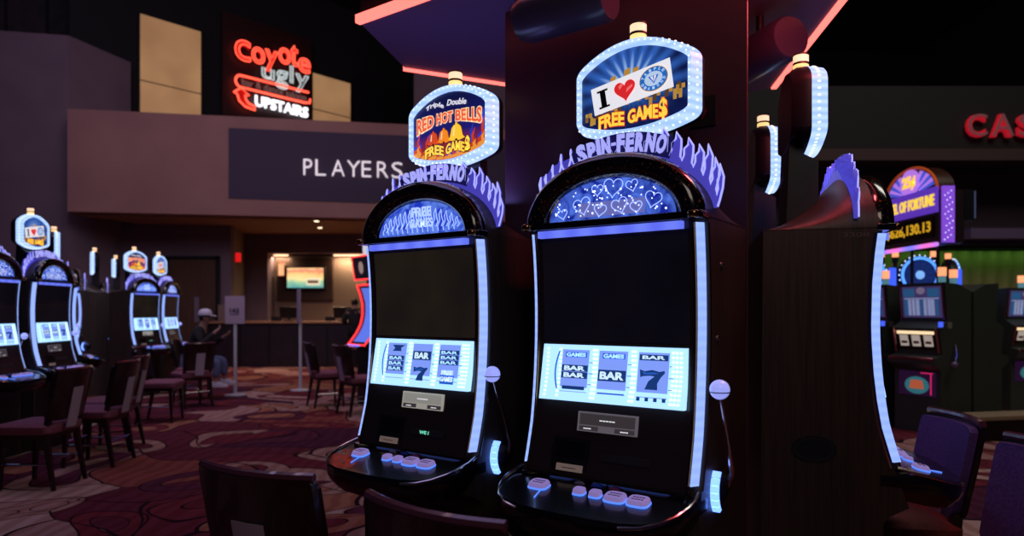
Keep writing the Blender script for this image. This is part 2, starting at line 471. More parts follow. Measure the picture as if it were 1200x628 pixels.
            if i == 0:
                b.prism([rp(cx+x, 1.228+z, .003) for x, z in [(-.026, 0), (.026, 0), (.022, .014), (.045, .026), (-.028, .026), (-.012, .012)]], (0, .0012, 0), M_reeldark)
                for z in (1.190, 1.168, 1.146):
                    Q(b, cx-.046, cx+.046, z, z+.019, .003, M_reeldark); T(b, 'BAR', cx-.038, cx+.038, z+.003, z+.016, .004, M_reelbg, .02)
            elif i == 1:
                Q(b, cx-.050, cx+.050, 1.196, 1.232, .003, M_reeldark); T(b, 'BAR', cx-.040, cx+.040, 1.201, 1.227, .004, M_reelwhite, .04)
                seven(b, cx, 1.112, .056)
            else:
                for z in (1.222, 1.202, 1.182):
                    Q(b, cx-.050, cx+.050, z, z+.018, .003, M_reeldark); T(b, 'BAR', cx-.042, cx+.042, z+.003, z+.015, .004, M_reelbg, .02)
                Q(b, cx-.036, cx+.036, 1.106, 1.142, .003, M_reelblue)
                T(b, 'FREE', cx-.030, cx+.030, 1.142, 1.160, .0045, M_reelwhite, .06); T(b, 'GAMES', cx-.034, cx+.034, 1.116, 1.136, .0045, M_reelwhite, .05)
        b.build('reel', rs)
    b = B()
    for x in (-.252, -.200, -.064, .082, .092, -.054, .225, .238, .252):
        for k in range(12):
            z = 1.100+k*.0148; c = rp(x+.004*math.sin(PI*k/11), z, .001)
            b.obox(c, (.0085, 0, 0), (0, .0015, 0), (0, 0, .0065), M_led)
    b.build('led_columns', rs)
    b = B()
    for x in (-.215, -.212): b.tube([rp(x+.012*(2*abs(k/8-.5))**2, 1.125+.13*k/8, .002) for k in range(9)], .0015, M_reelblue, 5)
    for cx in cxs:
        for z in (1.143, 1.180, 1.218): Q(b, cx+.056, cx+.072, z, z+.0022, .002, M_reelblue)
    b.build('line_marks', rs)
    # information panel
    pb = M_info1 if art == 'heart' else M_info2
    dx = 0 if art == 'heart' else .027; dz = 0 if art == 'heart' else .012
    b = B(); slab(b, -.117+dx, .110+dx, .983+dz, 1.049+dz, .006, .008, pb, 3)
    ip = b.build('information_panel', root)
    b = B(); slab(b, -.108+dx, .101+dx, 1.006+dz, 1.044+dz, .008, .003, M_info3 if art == 'heart' else M_info4, 2)
    for x in (-.108, .028): slab(b, x+dx, x+.073+dx, .987+dz, 1.002+dz, .008, .003, M_info3, 2)
    for x, z, w in [(-.03, 1.022, .06), (-.09, .992, .03), (.05, .992, .03)]:
        k = len(b.v); [b.box(x+dx+w*q/5, x+dx+w*(q+.8)/5, -.0002, .0002, z+dz, z+dz+.0035, M_wht) for q in range(5)]
        b.v[k:] = [(p[0], fy(p[2])-.0095+p[1], p[2]) for p in b.v[k:]]
    b.build('panel_text', ip)
    # lower panel furniture
    b = B(); slab(b, -.205, -.062, .850, .955, .004, .006, M_dark, 4)
    for k in range(5): slab(b, -.190, -.077, .893+k*.011, .898+k*.011, .006, .004, M_black, 2)
    bv = b.build('bill_acceptor', root)
    b = B(); slab(b, -.178, -.076, .847, .869, .010, .008, M_ticket, 2); slab(b, -.155, -.100, .857, .859, .0115, .003, M_ink, 1); b.build('ticket_slot', bv)
    b = B(); slab(b, -.018, .165, .893, .917, .004, .006, mat('card_reader_grey', (52, 46, 50), .4), 2)
    cr = b.build('card_reader', root)
    if art != 'heart':
        b = B(); k = len(b.v); b.text('WE I', .035, .085, .899, .912, 0, mat('green_digits', (80, 220, 160), .4, emit=(120, 230, 190), es=1), .02, .0006)
        b.v[k:] = [(p[0], fy(p[2])-.0065+p[1], p[2]) for p in b.v[k:]]
        b.build('green_readout', cr)
    b = B()
    for x, m, w in [(-.063, mat('badge_silver', (150, 140, 150), .3), .020), (.002, mat('badge_blue', (40, 60, 150), .3), .023), (.068, mat('badge_red', (130, 20, 50), .3), .023)]:
        b.plate([(x+w*math.cos(2*PI*k/16), .816+.013*math.sin(2*PI*k/16)) for k in range(16)], -.101, .006, m)
    b.build('sticker_badges', root)
    # deck
    def dz_(y): return .822-.19*max(0, -y-.09)
    outl = [(.337, .01), (.337, -.11), (.333, -.17), (.316, -.215), (.285, -.255), (.24, -.285), (.18, -.302), (.09, -.31), (0, -.312)]
    outl = outl + [(-x, y) for x, y in outl[-2::-1]]
    lower = lambda s, dzz, yy: [(x*s, min(y*s+yy, .01), dz_(y)+dzz) for x, y in outl]
    b = B(); b.loft([lower(.93, -.10, .02), lower(.985, -.062, .004), lower(1, -.04, 0), lower(1, -.014, 0), lower(.985, 0, 0), lower(.90, .0015, -.012)], M_deckblack)
    b.box(-.30, .30, -.095, -.06, .80, .832, M_black)
    dk = b.build('button_deck', root)
    b = B()
    b.tube([(-.158, -.195, .803), (-.153, -.22, .799), (-.147, -.245, .794)], .0022, M_btnrim, 6)
    b.build('deck_accent', dk)
    for x, w, h in [(-.18, .036, .026), (-.025, .021, .017), (.034, .021, .017), (.104, .036, .026), (.183, .036, .026)]:
        bb = MB(); y = -.165; z = dz_(y)
        ol = []
        for k in range(20):
            a = 2*PI*k/20; ol.append((math.copysign(abs(math.cos(a))**.6, math.cos(a)), math.copysign(abs(math.sin(a))**.6, math.sin(a))))
        f = lambda s, dzz: [(x+u*w*s, y+v*h*s, z+.19*v*h*s+dzz) for u, v in ol]
        bb.loft([f(1.06, -.002), f(1.06, .004), f(1.0, .006)], M_btnrim)
        bb.loft([f(1.0, .006), f(.97, .013), f(.88, .018), f(.4, .0185)], M_btn)
        o = bb.build('button', dk)
        if w > .03:
            t = MB()
            for row in (.006, -.008):
                for q in range(4):
                    xx = x-.020+q*.0105; yy_ = y+row
                    t.box(xx, xx+.008, yy_-.003, yy_+.003, z+.19*(yy_-y)+.0180, z+.19*(yy_-y)+.0192, M_ink)
            t.build('button_caption', o)
    # pull handle on the right side
    b = B(); b.lathe([(.0, -.001), (.045, 0), (.048, .012), (.034, .026), (.02, .034), (.0, .036)], (.334, .125, .83), M_dark, 20, 'x')
    arm = [(.362, .125, .83), (.380, .112, .875), (.384, .07, .97), (.383, .03, 1.06), (.381, .002, 1.13)]
    b.tube(arm, .007, M_chrome, 8, rad=[.012, .009, .006, .0055, .005])
    h = b.build('handle', root)
    b = B(); b.ball((.381, -.008, 1.157), .031, M_knob, 20); b.lathe([(.0315, -.002), (.0315, .001)], (.381, -.008, 1.150), M_dark, 20, 'z'); b.build('knob', h)
    # crescent lamp on the side
    b = B()
    cy, cz = .165, .822
    for k in range(6):
        a0 = PI-R(38)+R(76)*k/6+.01; a1 = PI-R(38)+R(76)*(k+1)/6-.01
        pts = [(.334, cy+.128*math.cos(a)*1.0, cz+.108*math.sin(a)) for a in (a0, (a0+a1)/2, a1)] + [(.334, cy+.108*math.cos(a), cz+.100*math.sin(a)) for a in (a1, (a0+a1)/2, a0)]
        b.prism(pts, (.024, 0, 0), M_sidelamp)
    b.build('crescent_lamp', root)
    if art == 'heart':
        b = B()
        for d, z in ((.15, 1.55), (.11, 1.31)): b.lathe([(0, 0), (.009, 0), (.009, .006), (.005, .008), (0, .008)], (.334, d, z), M_chrome, 12, 'x')
        b.build('side_lock', root)
    # flame sign on the hood
    outer, inner = flame_outline(rng)
    yF = .085
    b = B(); b.plate(outer+inner, yF, .012, M_flame)
    b.tube([(x, yF-.001, z) for x, z in outer], .0036, M_flameline, 5)
    fl = b.build('flame_sign', root)
    b = B(); s = 'SPIN-FERNO'
    w = [1.15, 1, .45, 1.05, .5, .9, .9, 1, 1.05, 1.1]; tot = sum(w); t = R(117); span = R(54)
    back = [ell(.335*1.04, .235+.010, R(121)-R(62)*k/20) for k in range(21)] + [ell(.335*1.04+.04, .235+.088, R(59)+R(62)*k/20) for k in range(21)]
    b.plate(back, yF-.004, .003, M_flameback)
    for ch, ww in zip(s, w):
        tm = t - span*ww/tot/2; t -= span*ww/tot
        px, pz = ell(.335*1.02+.02, .235+.018, tm); ang = (tm-PI/2)*.62
        hh = .066*(1.12 if ch == 'S' else 1)*(1 if ch != '-' else .15); lw = .325*ww/tot*.92
        base = .03 if ch == '-' else 0
        def wp(x, z, u, v, px=px, pz=pz, ang=ang):
            return (px+x*math.cos(ang)-z*math.sin(ang), pz+x*math.sin(ang)+z*math.cos(ang))
        b.text(ch, -lw/2, lw/2, base, base+hh, yF-.0075, M_flameletter, .05, .004, warp=wp)
    b.build('flame_lettering', fl)
    # topper: neck, housing, lit rim, face
    b = B()
    b.prism([(-.13, y, z) for y, z in [(.18, 1.75), (.18, 1.99), (.236, 2.02), (.236, 2.08), (.285, 2.08), (.30, 1.70), (.30, 1.68), (.20, 1.68)]], (.26, 0, 0), M_dark)
    out = barrel(.243, 2.078, 2.300, 2.030, 2.390, .024)
    sc_ = lambda k, y: [((x)*k, y, 2.21+(z-2.21)*k) for x, z in out]
    b.loft([sc_(.995, .221), sc_(.985, .255), sc_(.86, .290)], M_dark)
    tn = b.build('topper_housing', root)
    b = B(); inn = barrel(.211, 2.099, 2.279, 2.060, 2.356, .010)
    n = len(out)
    kf = .225/.243
    ringO = [(x, .222, z) for x, z in out]
    ringF = [(x*kf, .163, 2.21+(z-2.21)*.945) for x, z in out]
    ringI = [(x*1.01, .163, 2.21+(z-2.21)*1.01) for x, z in inn]; ringB = [(x, .183, z) for x, z in inn]
    b.loft([ringO, ringF, ringI, ringB], M_rim, caps=False)
    # led points along the rim face and side
    def walk(pts, step):
        acc = 0; o = []
        for i in range(len(pts)):
            a, c = pts[i], pts[(i+1) % len(pts)]; L = math.hypot(a[0]-c[0], a[1]-c[1])
            while acc < L: o.append((a[0]+(c[0]-a[0])*acc/L, a[1]+(c[1]-a[1])*acc/L)); acc += step
            acc -= L
        return o
    for x, z in walk([(x*.895, 2.21+(z-2.21)*.905) for x, z in out], .024): b.ball((x, .1635, z), .0042, M_led, 6, (1, .4, 1))
    for x, z in walk([(x*.968, 2.21+(z-2.21)*.975) for x, z in out], .026): b.ball((x, .195, z), .0062, M_led, 6, (.7, 1.2, .7))
    b.build('lit_rim', tn)
    b = B(); b.plate(inn, .180, .012, M_rays if art == 'heart' else M_bellbg)
    fc = b.build('sign_face', tn)
    Y = .1795
    def outlined(mb, t, x0, x1, z0, z1, y, m, mo, bold=.03, ob=.09, warp=None):
        mb.text(t, x0, x1, z0, z1, y, mo, ob, .0012, warp, ref=bold); mb.text(t, x0, x1, z0, z1, y-.0014, m, bold, .0012, warp)
    # all art is drawn in the sign's own x,z with centre shift
    if art == 'heart':
        b = B(); rg = random.Random(4)
        for i in range(26):
            x = -.19+.38*i/25; z = 2.135+.018*math.sin(i*2.1)+(.035 if 9 < i < 16 else 0)+x*.13; h = rg.uniform(.014, .04)
            b.plate([(x-.006, z), (x+.007, z), (x+.007, z+h), (x-.006, z+h)], Y, .001, M_goldpiece if i % 3 else M_golddark)
        for i, (x, z) in enumerate([(-.03, 2.262), (-.018, 2.266), (.005, 2.262), (.016, 2.264), (-.085, 2.245), (-.075, 2.248), (-.19, 2.125), (-.17, 2.11), (.18, 2.155), (.17, 2.17)]):
            b.plate([(x-.006, z-.014), (x+.006, z-.014), (x+.007, z+.018), (x-.005, z+.018)], Y, .001, M_goldpiece)
        b.build('gold_bars', fc)
        q = [(-.155, 2.131), (.156, 2.183), (.141, 2.288), (-.172, 2.232)]
        b = B(); b.plate(q, Y-.001, .0015, M_wht); bn = b
        def wb(x, z, u, v):  # banner frame: u,v -> bilinear
            return x, z
        ex = Vector((q[1][0]-q[0][0], q[1][1]-q[0][1])); ez = Vector((q[3][0]-q[0][0], q[3][1]-q[0][1]))
        def BF(u, v): p = Vector(q[0])+ex*u+ez*v; return p.x, p.y
        def wI(x, z, u, v): return BF(x, z)
        b.text('I', .11, .18, .18, .80, Y-.0028, M_ink, .01, .001, warp=wI)
        for v in (.16, .76): b.plate([BF(.075, v), BF(.215, v), BF(.215, v+.07), BF(.075, v+.07)], Y-.003, .001, M_ink)
        b.build('banner', fc)
        b = B(); c = BF(.43, .52); b.plate(heart_pts(c[0], c[1]-.002, .042, 32, .12), Y-.004, .002, M_heart)
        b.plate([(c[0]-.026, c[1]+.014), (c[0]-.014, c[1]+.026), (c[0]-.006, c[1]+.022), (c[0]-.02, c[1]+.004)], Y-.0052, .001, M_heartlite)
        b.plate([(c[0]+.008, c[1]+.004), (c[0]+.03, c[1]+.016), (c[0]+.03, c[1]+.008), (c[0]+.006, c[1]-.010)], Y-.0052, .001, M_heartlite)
        b.build('heart', fc)
        b = B(); c = BF(.79, .52)
        def oval(a, bb, n=28): return [(c[0]+a*math.cos(2*PI*k/n)*1.0-bb*math.sin(2*PI*k/n)*.12, c[1]+bb*math.sin(2*PI*k/n)+a*math.cos(2*PI*k/n)*.16) for k in range(n)]
        b.plate(oval(.054, .043), Y-.004, .002, M_goldpiece); b.plate(oval(.052, .041), Y-.0046, .002, M_medal); b.plate(oval(.034, .025), Y-.0056, .002, M_medal2)
        b.plate([(c[0]-.020, c[1]+.008), (c[0]+.020, c[1]+.012), (c[0]+.003, c[1]-.018)], Y-.0062, .001, M_reelblue)
        b.plate([(c[0]-.012, c[1]+.007), (c[0]-.002, c[1]+.008), (c[0]+.002, c[1]-.012)], Y-.0068, .001, M_wht)
        b.plate([(c[0]+.003, c[1]+.009), (c[0]+.012, c[1]+.010), (c[0]+.004, c[1]-.012)], Y-.0068, .001, M_wht)
        def arcw(word, a0, a1, flip):
            for i, chh in enumerate(word):
                a = a0+(a1-a0)*i/(len(word)-1); px = c[0]+.043*math.cos(a); pz = c[1]+.033*math.sin(a)+.043*math.cos(a)*.16
                an = a-PI/2 if not flip else a+PI/2
                b.text(chh, -.0042, .0042, -.0052, .0052, Y-.0062, M_yel if chh == '.' else M_medal2, .03, .0008,
                       warp=lambda x, z, u, v, px=px, pz=pz, an=an: (px+x*math.cos(an)-z*math.sin(an), pz+x*math.sin(an)+z*math.cos(an)))
        arcw('TRIPLE', R(158), R(30), False); arcw('DIAMOND', R(200), R(342), True)
        b.build('medallion', fc)
        b = B()
        wv = lambda x, z, u, v: (x, z+.118*(x+.137)*1.0*.33+.006*math.sin(PI*u))
        outlined(b, 'FREE', -.137, -.032, 2.072, 2.122, Y-.004, M_yel, M_redorange, .035, .08, wv)
        outlined(b, 'GAME', -.018, .100, 2.072, 2.122, Y-.004, M_yel, M_redorange, .035, .08, wv); outlined(b, '$', .103, .134, 2.060, 2.134, Y-.004, M_yel, M_redorange, .03, .07, wv)
        b.build('yellow_lettering', fc)
    else:
        b = B(); rg = random.Random(9)
        for lay, (mm, hmul, n) in enumerate([(M_flamebl, 1.25, 7), (M_flamered, 1.0, 8), (M_flameor, .5, 9)]):
            for i in range(n):
                x = -.185+.37*i/(n-1); h = (.06+.07*abs(x)/.2)*hmul*rg.uniform(.8, 1.15); w_ = .026
                zb = 2.066+.030*(x/.2)**2
                if lay == 1 and abs(x) < .09: h *= .5
                b.plate([(x-w_, zb), (x+w_*.6, zb), (x+w_*.9, zb+h*.3), (x+w_*.3, zb+h*.62), (x+w_*.55, zb+h), (x-w_*.2, zb+h*.7), (x-w_*.1, zb+h*.4), (x-w_*.9, zb+h*.3)], Y-.0004*lay, .001, mm)
        b.build('painted_flames', fc)
        b = B(); wv = lambda x, z, u, v: (x+(z-2.29)*.25, z+.016*math.sin(PI*u))
        b.text('Triple', -.135, -.028, 2.282, 2.308, Y-.003, M_wht, .02, .001, wv)
        b.text('Double', -.008, .100, 2.286, 2.312, Y-.003, M_wht, .02, .001, lambda x, z, u, v: (x+(z-2.29)*.25, z+.010*math.cos(PI*u*.5)))
        b.build('script_lettering', fc)
        b = B()
        def wr(x, z, u, v):
            g = (x/.19)**2; return (x, 2.230+(z-2.245)*(.86+.45*g)+.024*(1-g)-.010)
        outlined(b, 'RED', -.185, -.085, 2.222, 2.275, Y-.003, M_salmon, M_cream, .03, .09, wr)
        outlined(b, 'HOT', -.068, .025, 2.222, 2.275, Y-.003, M_salmon, M_cream, .03, .09, wr)
        outlined(b, 'BELLS', .042, .185, 2.222, 2.275, Y-.003, M_salmon, M_cream, .03, .09, wr)
        b.build('title_lettering', fc)
        for cx, cz, s, mm in [(-.088, 2.166, .033, M_bellred), (-.026, 2.169, .035, M_orange), (.046, 2.177, .042, M_bellyel)]:
            b = B(); pr = [(-1.15, -.75), (-.85, -.5), (-.72, 0), (-.62, .4), (-.36, .66), (-.14, .74), (-.12, .92), (.12, .92), (.14, .74), (.36, .66), (.62, .4), (.72, 0), (.85, -.5), (1.15, -.75), (.6, -.9), (0, -.95), (-.6, -.9)]
            b.plate([(cx+x*s*1.12, cz+z*s*1.1) for x, z in pr], Y-.003, .001, M_brown)
            b.plate([(cx+x*s, cz+z*s) for x, z in pr], Y-.0045, .0015, mm)
            b.ball((cx, Y-.004, cz-.9*s), s*.2, M_brown, 8, (1, .3, 1)); b.plate([(cx-.42*s, cz-.4*s), (cx-.28*s, cz-.4*s), (cx-.2*s, cz+.5*s), (cx-.3*s, cz+.4*s)], Y-.0055, .001, M_cream)
            b.build('bell', fc)
        b = B(); wv = lambda x, z, u, v: (x, z+.014*math.sin(PI*u)+.02*(x+.03))
        outlined(b, 'FREE', -.135, -.025, 2.078, 2.120, Y-.004, M_yel, M_brown, .035, .09, wv)
        outlined(b, 'GAME', -.012, .092, 2.078, 2.122, Y-.004, M_yel, M_brown, .035, .09, wv); outlined(b, '$', .095, .124, 2.070, 2.134, Y-.004, M_yel, M_brown, .03, .08, wv)
        b.build('yellow_lettering', fc)
    b = B(); b.lathe([(0, 2.32), (.030, 2.32), (.030, 2.378), (0, 2.378)], (0, .225, 0), M_dark, 20)
    cd = b.build('candle_light', root)
    b = B(); b.lathe([(.028, 2.378), (.0305, 2.380), (.0305, 2.410), (.028, 2.412)], (0, .225, 0), M_candle_y, 20); b.build('lower_lens', cd)
    b = B(); b.lathe([(.0315, 2.412), (.0315, 2.420)], (0, .225, 0), M_dark, 20); b.lathe([(.0315, 2.450), (.0315, 2.455), (.0, 2.457)], (0, .225, 0), M_dark, 20); b.build('lens_band', cd)
    b = B(); b.lathe([(.028, 2.420), (.0305, 2.422), (.0305, 2.448), (.028, 2.450)], (0, .225, 0), M_candle, 20); b.build('upper_lens', cd)
    return root

M_info1 = mat('info_grey', (90, 84, 92), .4, emit=(92, 86, 94), es=.8)
M_info2 = mat('info_beige', (150, 146, 138), .4, emit=(150, 146, 138), es=.9)
M_info3 = mat('info_dark', (52, 46, 50), .4, emit=(58, 52, 56), es=.8)
M_info4 = mat('info_beige_field', (132, 130, 124), .4, emit=(134, 132, 126), es=.9)
M_ticket = mat('ticket_bezel', (130, 112, 104), .4, emit=(112, 94, 88), es=.6)
def bell_bg():
    m = mat('bells_art_background', (20, 20, 60), .35)
    sp = nd(m, 'ShaderNodeSeparateXYZ'); lk(m, coords(m), sp.inputs[0])
    v = math_(m, 'MULTIPLY', math_(m, 'SUBTRACT', sp.outputs[2], 2.06), 3.6)
    lk(m, ramp(m, v, [(0, (230, 120, 50)), (.22, (150, 40, 50)), (.45, (30, 30, 120)), (1, (12, 16, 60))]), bsdf(m).inputs['Emission Color'])
    bsdf(m).inputs['Emission Strength'].default_value = .8
    return m
M_bellbg = bell_bg()

AM = R(-35.5); A3 = R(77.5)
mB = machine('bells'); mH = machine('heart')
def put(o, x, y, a): o.location = (x, y, 0); o.rotation_euler.z = a; return o
tag(put(mB, -.381, 2.84, AM), 'large arched slot machine with red bells topper sign, left of the two big front ones', 'slot machine', 'arched slot machines')
tag(put(mH, .334, 2.33, AM), 'large arched slot machine with a red heart and white banner topper sign', 'slot machine', 'arched slot machines')
side3 = copy_tree(mH)
tag(put(side3, 1.410, 2.761, R(75.5)), 'arched slot machine turned sideways showing its plain brown side panel with oval badge', 'slot machine', 'arched slot machines')
ex3 = (math.cos(A3), math.sin(A3))
b = MB(); b.prism([(-.335, .231+.077*math.cos(2*PI*k/28), .894+.05*math.sin(2*PI*k/28)) for k in range(28)], (-.003, 0, 0), mat('badge_teal', (26, 36, 40), .3))
b.tube([(-.3385, .231+.066*math.cos(2*PI*k/28), .894+.04*math.sin(2*PI*k/28)) for k in range(28)], .0012, mat('badge_line', (60, 60, 60), .4), 5, closed=True)
b.build('oval_badge', side3)
b = MB(); b.text('3308', 0, 1, 0, 1, 0, mat('number_grey', (96, 84, 80), .5), .02, .001)
b.v = [(-.336+p[1], .135-.09*p[0], 1.665+.018*p[2]) for p in b.v]
b.build('number_decal', side3)
m4 = copy_tree(mB)
tag(put(m4, 1.383+.90*ex3[0], 2.764+.90*ex3[1], A3), 'arched slot machine mostly hidden behind the brown side panel, only its lit topper edge showing', 'slot machine', 'arched slot machines')

LM = [ (mH, -4.64, 6.15, 95, 'arched slot machine cut off by the left edge of the photo', 'L'),
       (mH, -4.72, 7.03, 95, 'arched slot machine with grey and yellow topper, nearest whole one at the left edge', ''),
       (mB, -6.01, 11.22, 80, 'distant arched slot machine with red and yellow bells topper beside a brown side panel', ''),
       (mH, -6.11, 12.25, 96, 'distant arched slot machine turned narrow, closest to the person in the white cap', ''),
       (mB, -7.165, 11.29, -58, 'distant arched slot machine seen from its side with lit crescent lamp and handle', ''),
       (mB, -7.578, 11.953, -58, 'far arched slot machine behind the side-on one, only its topper edge showing', ''),
       (mB, -7.72, 12.85, -58, 'far arched slot machine whose topper rises between the side-on one and the bells one', ''),
       (mB, -5.54, 8.66, 124, 'arched slot machine seen from behind, topper edge just right of the grey and yellow topper', '')]
for src, x, y, a, lab, _ in LM:
    c = copy_tree(src); tag(put(c, x, y, R(a)), lab, 'slot machine', 'arched slot machines')

# ------------------------------------------------------------------ pillar and canopy of the bank
A_, B_ = Vector((-.035, 3.16)), Vector((.885, 2.555)); u3 = Vector((.12, .993))
C_ = B_ + 1.1*u3
b = MB(); b.prism([(A_.x, A_.y, 0), (B_.x, B_.y, 0), (C_.x, C_.y, 0)], (0, 0, 2.78), M_pillar)
pil = tag(b.build('pillar', bevel=.006), 'dark three-sided pillar rising behind the front slot machines to the canopy', 'pillar')
fd = (B_-A_).normalized(); fn = Vector((-.581, -.814))
for (px, z) in ((.93, 2.17), (.93, 1.93)):
    p = A_+fd*px; b = MB()
    c = Vector((p.x, p.y, z)); ux = Vector((fd.x, fd.y, 0)); n3 = Vector((fn.x, fn.y, 0))
    b.obox(c+n3*.006, ux*.10, n3*.012, Vector((0, 0, .115)), M_dark)
    b.prism([c+n3*.012+ux*.022*math.cos(2*PI*k/4)+Vector((0, 0, .03*math.sin(2*PI*k/4))) for k in range(4)], n3*.002, mat('card_red', (120, 20, 30), .4))
    b.build('card_plaque', pil)
ZC = 2.80
cn = [(-.739, 3.326), (1.02, 2.07), (1.36, 2.2), (1.626, 4.29), (1.155, 4.74), (-.619, 3.93)]
b = MB(); b.prism([(x, y, ZC) for x, y in cn], (0, 0, .5), M_canopy, M_canopyedge)
can = tag(b.build('canopy', smooth=False), 'purple-lit canopy with red light bars above the front slot machines', 'canopy')
for i, j in ((0, 1), (2, 3), (4, 5)):
    p, q = Vector(cn[i]), Vector(cn[j]); d = (q-p).normalized(); n = Vector((d.y, -d.x))
    b = MB(); mid = (p+q)/2+n*.018; L = (q-p).length
    b.obox((mid.x, mid.y, ZC+.010), (d.x*L, d.y*L, 0), (n.x*.034, n.y*.034, 0), (0, 0, .042), M_neon)
    b.build('red_light_bar', can, bevel=.004)
b = MB()
for k in range(1, 5):
    y = 2.6+k*.5
    pass
def drum(c, d, r, L, name, lab):
    b = MB(); c = Vector(c); d = Vector(d).normalized()
    path = [c-d*L/2, c-d*(L/2-.015), c-d*(L/2-.06), c+d*(L/2-.02), c+d*L/2]
    b.tube(path, r, mat('fixture_enamel', (70, 60, 84), .3), 28, rad=[r*.55, r*.86, r, r, r*.9])
    b.tube([c+Vector((0, 0, r*.8)), c+Vector((0, 0, ZC-c.z-.0008))], .018, M_dark, 10)
    return tag(b.build(name), lab, 'fixture')
drum((.20, 2.72, 2.60), (.814, -.581, 0), .095, .42, 'drum_fixture', 'dark drum-shaped fixture hanging under the canopy left of the heart topper')
drum((1.18, 3.25, 2.62), (.3, -1, 0), .10, .44, 'drum_fixture', 'dark drum-shaped fixture under the canopy beside the right red light bar')

# ------------------------------------------------------------------ chairs
def make_chair(front, seatm):
    r = empty('casino_chair', (0, 0, 0))
    # seat, facing +y, back at -y
    b = MB()
    def rr(w, d, z, n=5):
        o = []
        for sx, sy, a0 in ((1, 1, 0), (-1, 1, 90), (-1, -1, 180), (1, -1, 270)):
            for k in range(n): a = R(a0+90*k/(n-1)); o.append((sx*(w-.05)+.05*math.cos(a), sy*(d-.05)+.05*math.sin(a), z))
        return o
    b.loft([rr(.215, .205, .435), rr(.225, .215, .45), rr(.225, .215, .495), rr(.205, .195, .515), rr(.12, .12, .522)], seatm)
    b.build('seat', r)
    b = MB(); b.box(-.20, .20, -.19, .19, .395, .436, M_wood); b.build('seat_frame', r, bevel=.004)
    def backring(z, off, th, w):
        lean = -.20-(z-.5)*.20
        fr, bk = [], []
        for k in range(13):
            x = -w+2*w*k/12; cv = -.045*(1-(x/w)**2)
            fr.append((x, lean+cv+off+th, z)); bk.append((x, lean+cv+off, z))
        return fr+bk[::-1]
    b = MB(); b.loft([backring(z, .012, .035, w) for z, w in ((.55, .185), (.57, .20), (.75, .207), (.895, .205), (.91, .19))], front)
    b.build('backrest_pad', r)
    b = MB(); b.loft([backring(z, -.008, .022, w) for z, w in ((.54, .20), (.56, .212), (.75, .222), (.915, .222), (.93, .215))], M_wood)
    bk = b.build('backrest_shell', r)
    b = MB()
    cap = [(x, -.20-.43*.20-.045*(1-(x/.222)**2)+.012, .932) for x in [-.218+.436*k/12 for k in range(13)]]
    b.tube(cap, .016, mat('rail_wood_highlight', (92, 50, 64), .25, coat=.5), 8); b.build('top_rail', bk)  # rail colour lightened to paint in its highlight
    b = MB(); b.loft([[(x, -.20-(z-.5)*.20-.045*(1-(x/.222)**2)-.010-t, z) for x, t in ((-.062, .004), (0, .008), (.062, .004), (.062, 0), (0, .0), (-.062, 0))] for z in (.47, .56, .66, .79)], M_plate)
    b.build('back_plate', r)
    for sx in (-1, 1):
        b = MB(); b.loft([[(sx*.185+dx*w+ox*sx, .165+dy*w+oy, z) for dx, dy in ((-1, -1), (1, -1), (1, 1), (-1, 1))] for z, w, ox, oy in ((.0, .013, .012, .02), (.25, .017, .005, .006), (.41, .021, 0, 0))], M_wood); b.build('leg', r)
        b = MB(); b.loft([[(sx*.185+dx*w+ox*sx, -.17+dy*w+oy, z) for dx, dy in ((-1, -1), (1, -1), (1, 1), (-1, 1))] for z, w, ox, oy in ((.0, .013, .012, -.07), (.22, .017, .004, -.03), (.41, .022, 0, 0), (.56, .018, 0, -.022))], M_wood); b.build('leg', r)
        b = MB(); b.tube([(sx*.19, .17, .2), (sx*.19, -.20, .2)], .008, M_rail, 8); b.build('stretcher', r)
    b = MB(); b.tube([(-.19, .175, .23), (.19, .175, .23)], .010, M_rail, 8); b.build('foot_rail', r)
    b = MB(); b.tube([(-.19, -.205, .23), (.19, -.205, .23)], .008, M_rail, 8); b.build('stretcher', r)
    return r
chairP = make_chair(M_wood, M_seat); chairV = make_chair(M_backfab, M_seatred)
CH = [ # src, back-centre x,y, rot, label
 (chairP, -.745, 2.0, -25.6, 'dark wooden chair back in front of the bells slot machine'),
 (chairP, -.185, 1.61, -36.5, 'curved wooden chair top rail cut by the bottom edge before the heart slot machine'),
 (chairV, 1.95, 3.02, 84, 'violet upholstered chair beside the sideways slot machine'),
 (chairV, 1.85, 2.36, 88, 'violet upholstered chair cut off by the right edge'),
 (chairP, -3.53, 5.50, 90, 'largest of the left-hand chairs, pink seat, nearest the camera'),
 (chairP, -3.55, 6.30, 94, 'pink-seated chair just behind the largest left-hand chair'),
 (chairP, -3.80, 6.98, 100, 'third chair along the left row, its back partly hidden'),
 (chairP, -4.48, 9.80, 48, 'dark chair with pale back plate in front of the person in the white cap'),
 (chairP, -4.72, 8.65, -82, 'dark chair turned to face right, between the left row and the person in white cap'),
 (chairP, -2.95, 9.90, -58, 'left one of the two chairs facing the red-edged slot machine'),
 (chairP, -2.28, 9.10, -50, 'right one of the two chairs facing the red-edged slot machine'),
]
used = set()
def chair_at(src, bx, by, a, lab):
    o = src if id(src) not in used else None
    if o is None: o = copy_tree(src)
    used.add(id(src)); a = R(a); d = .27
    o.location = (bx-math.sin(a)*d, by+math.cos(a)*d, 0); o.rotation_euler.z = a
    tag(o, lab, 'chair', 'casino chairs'); return o
protoP, protoV = chairP, chairV
rest = []
for c in CH:
    chair_at(*c)

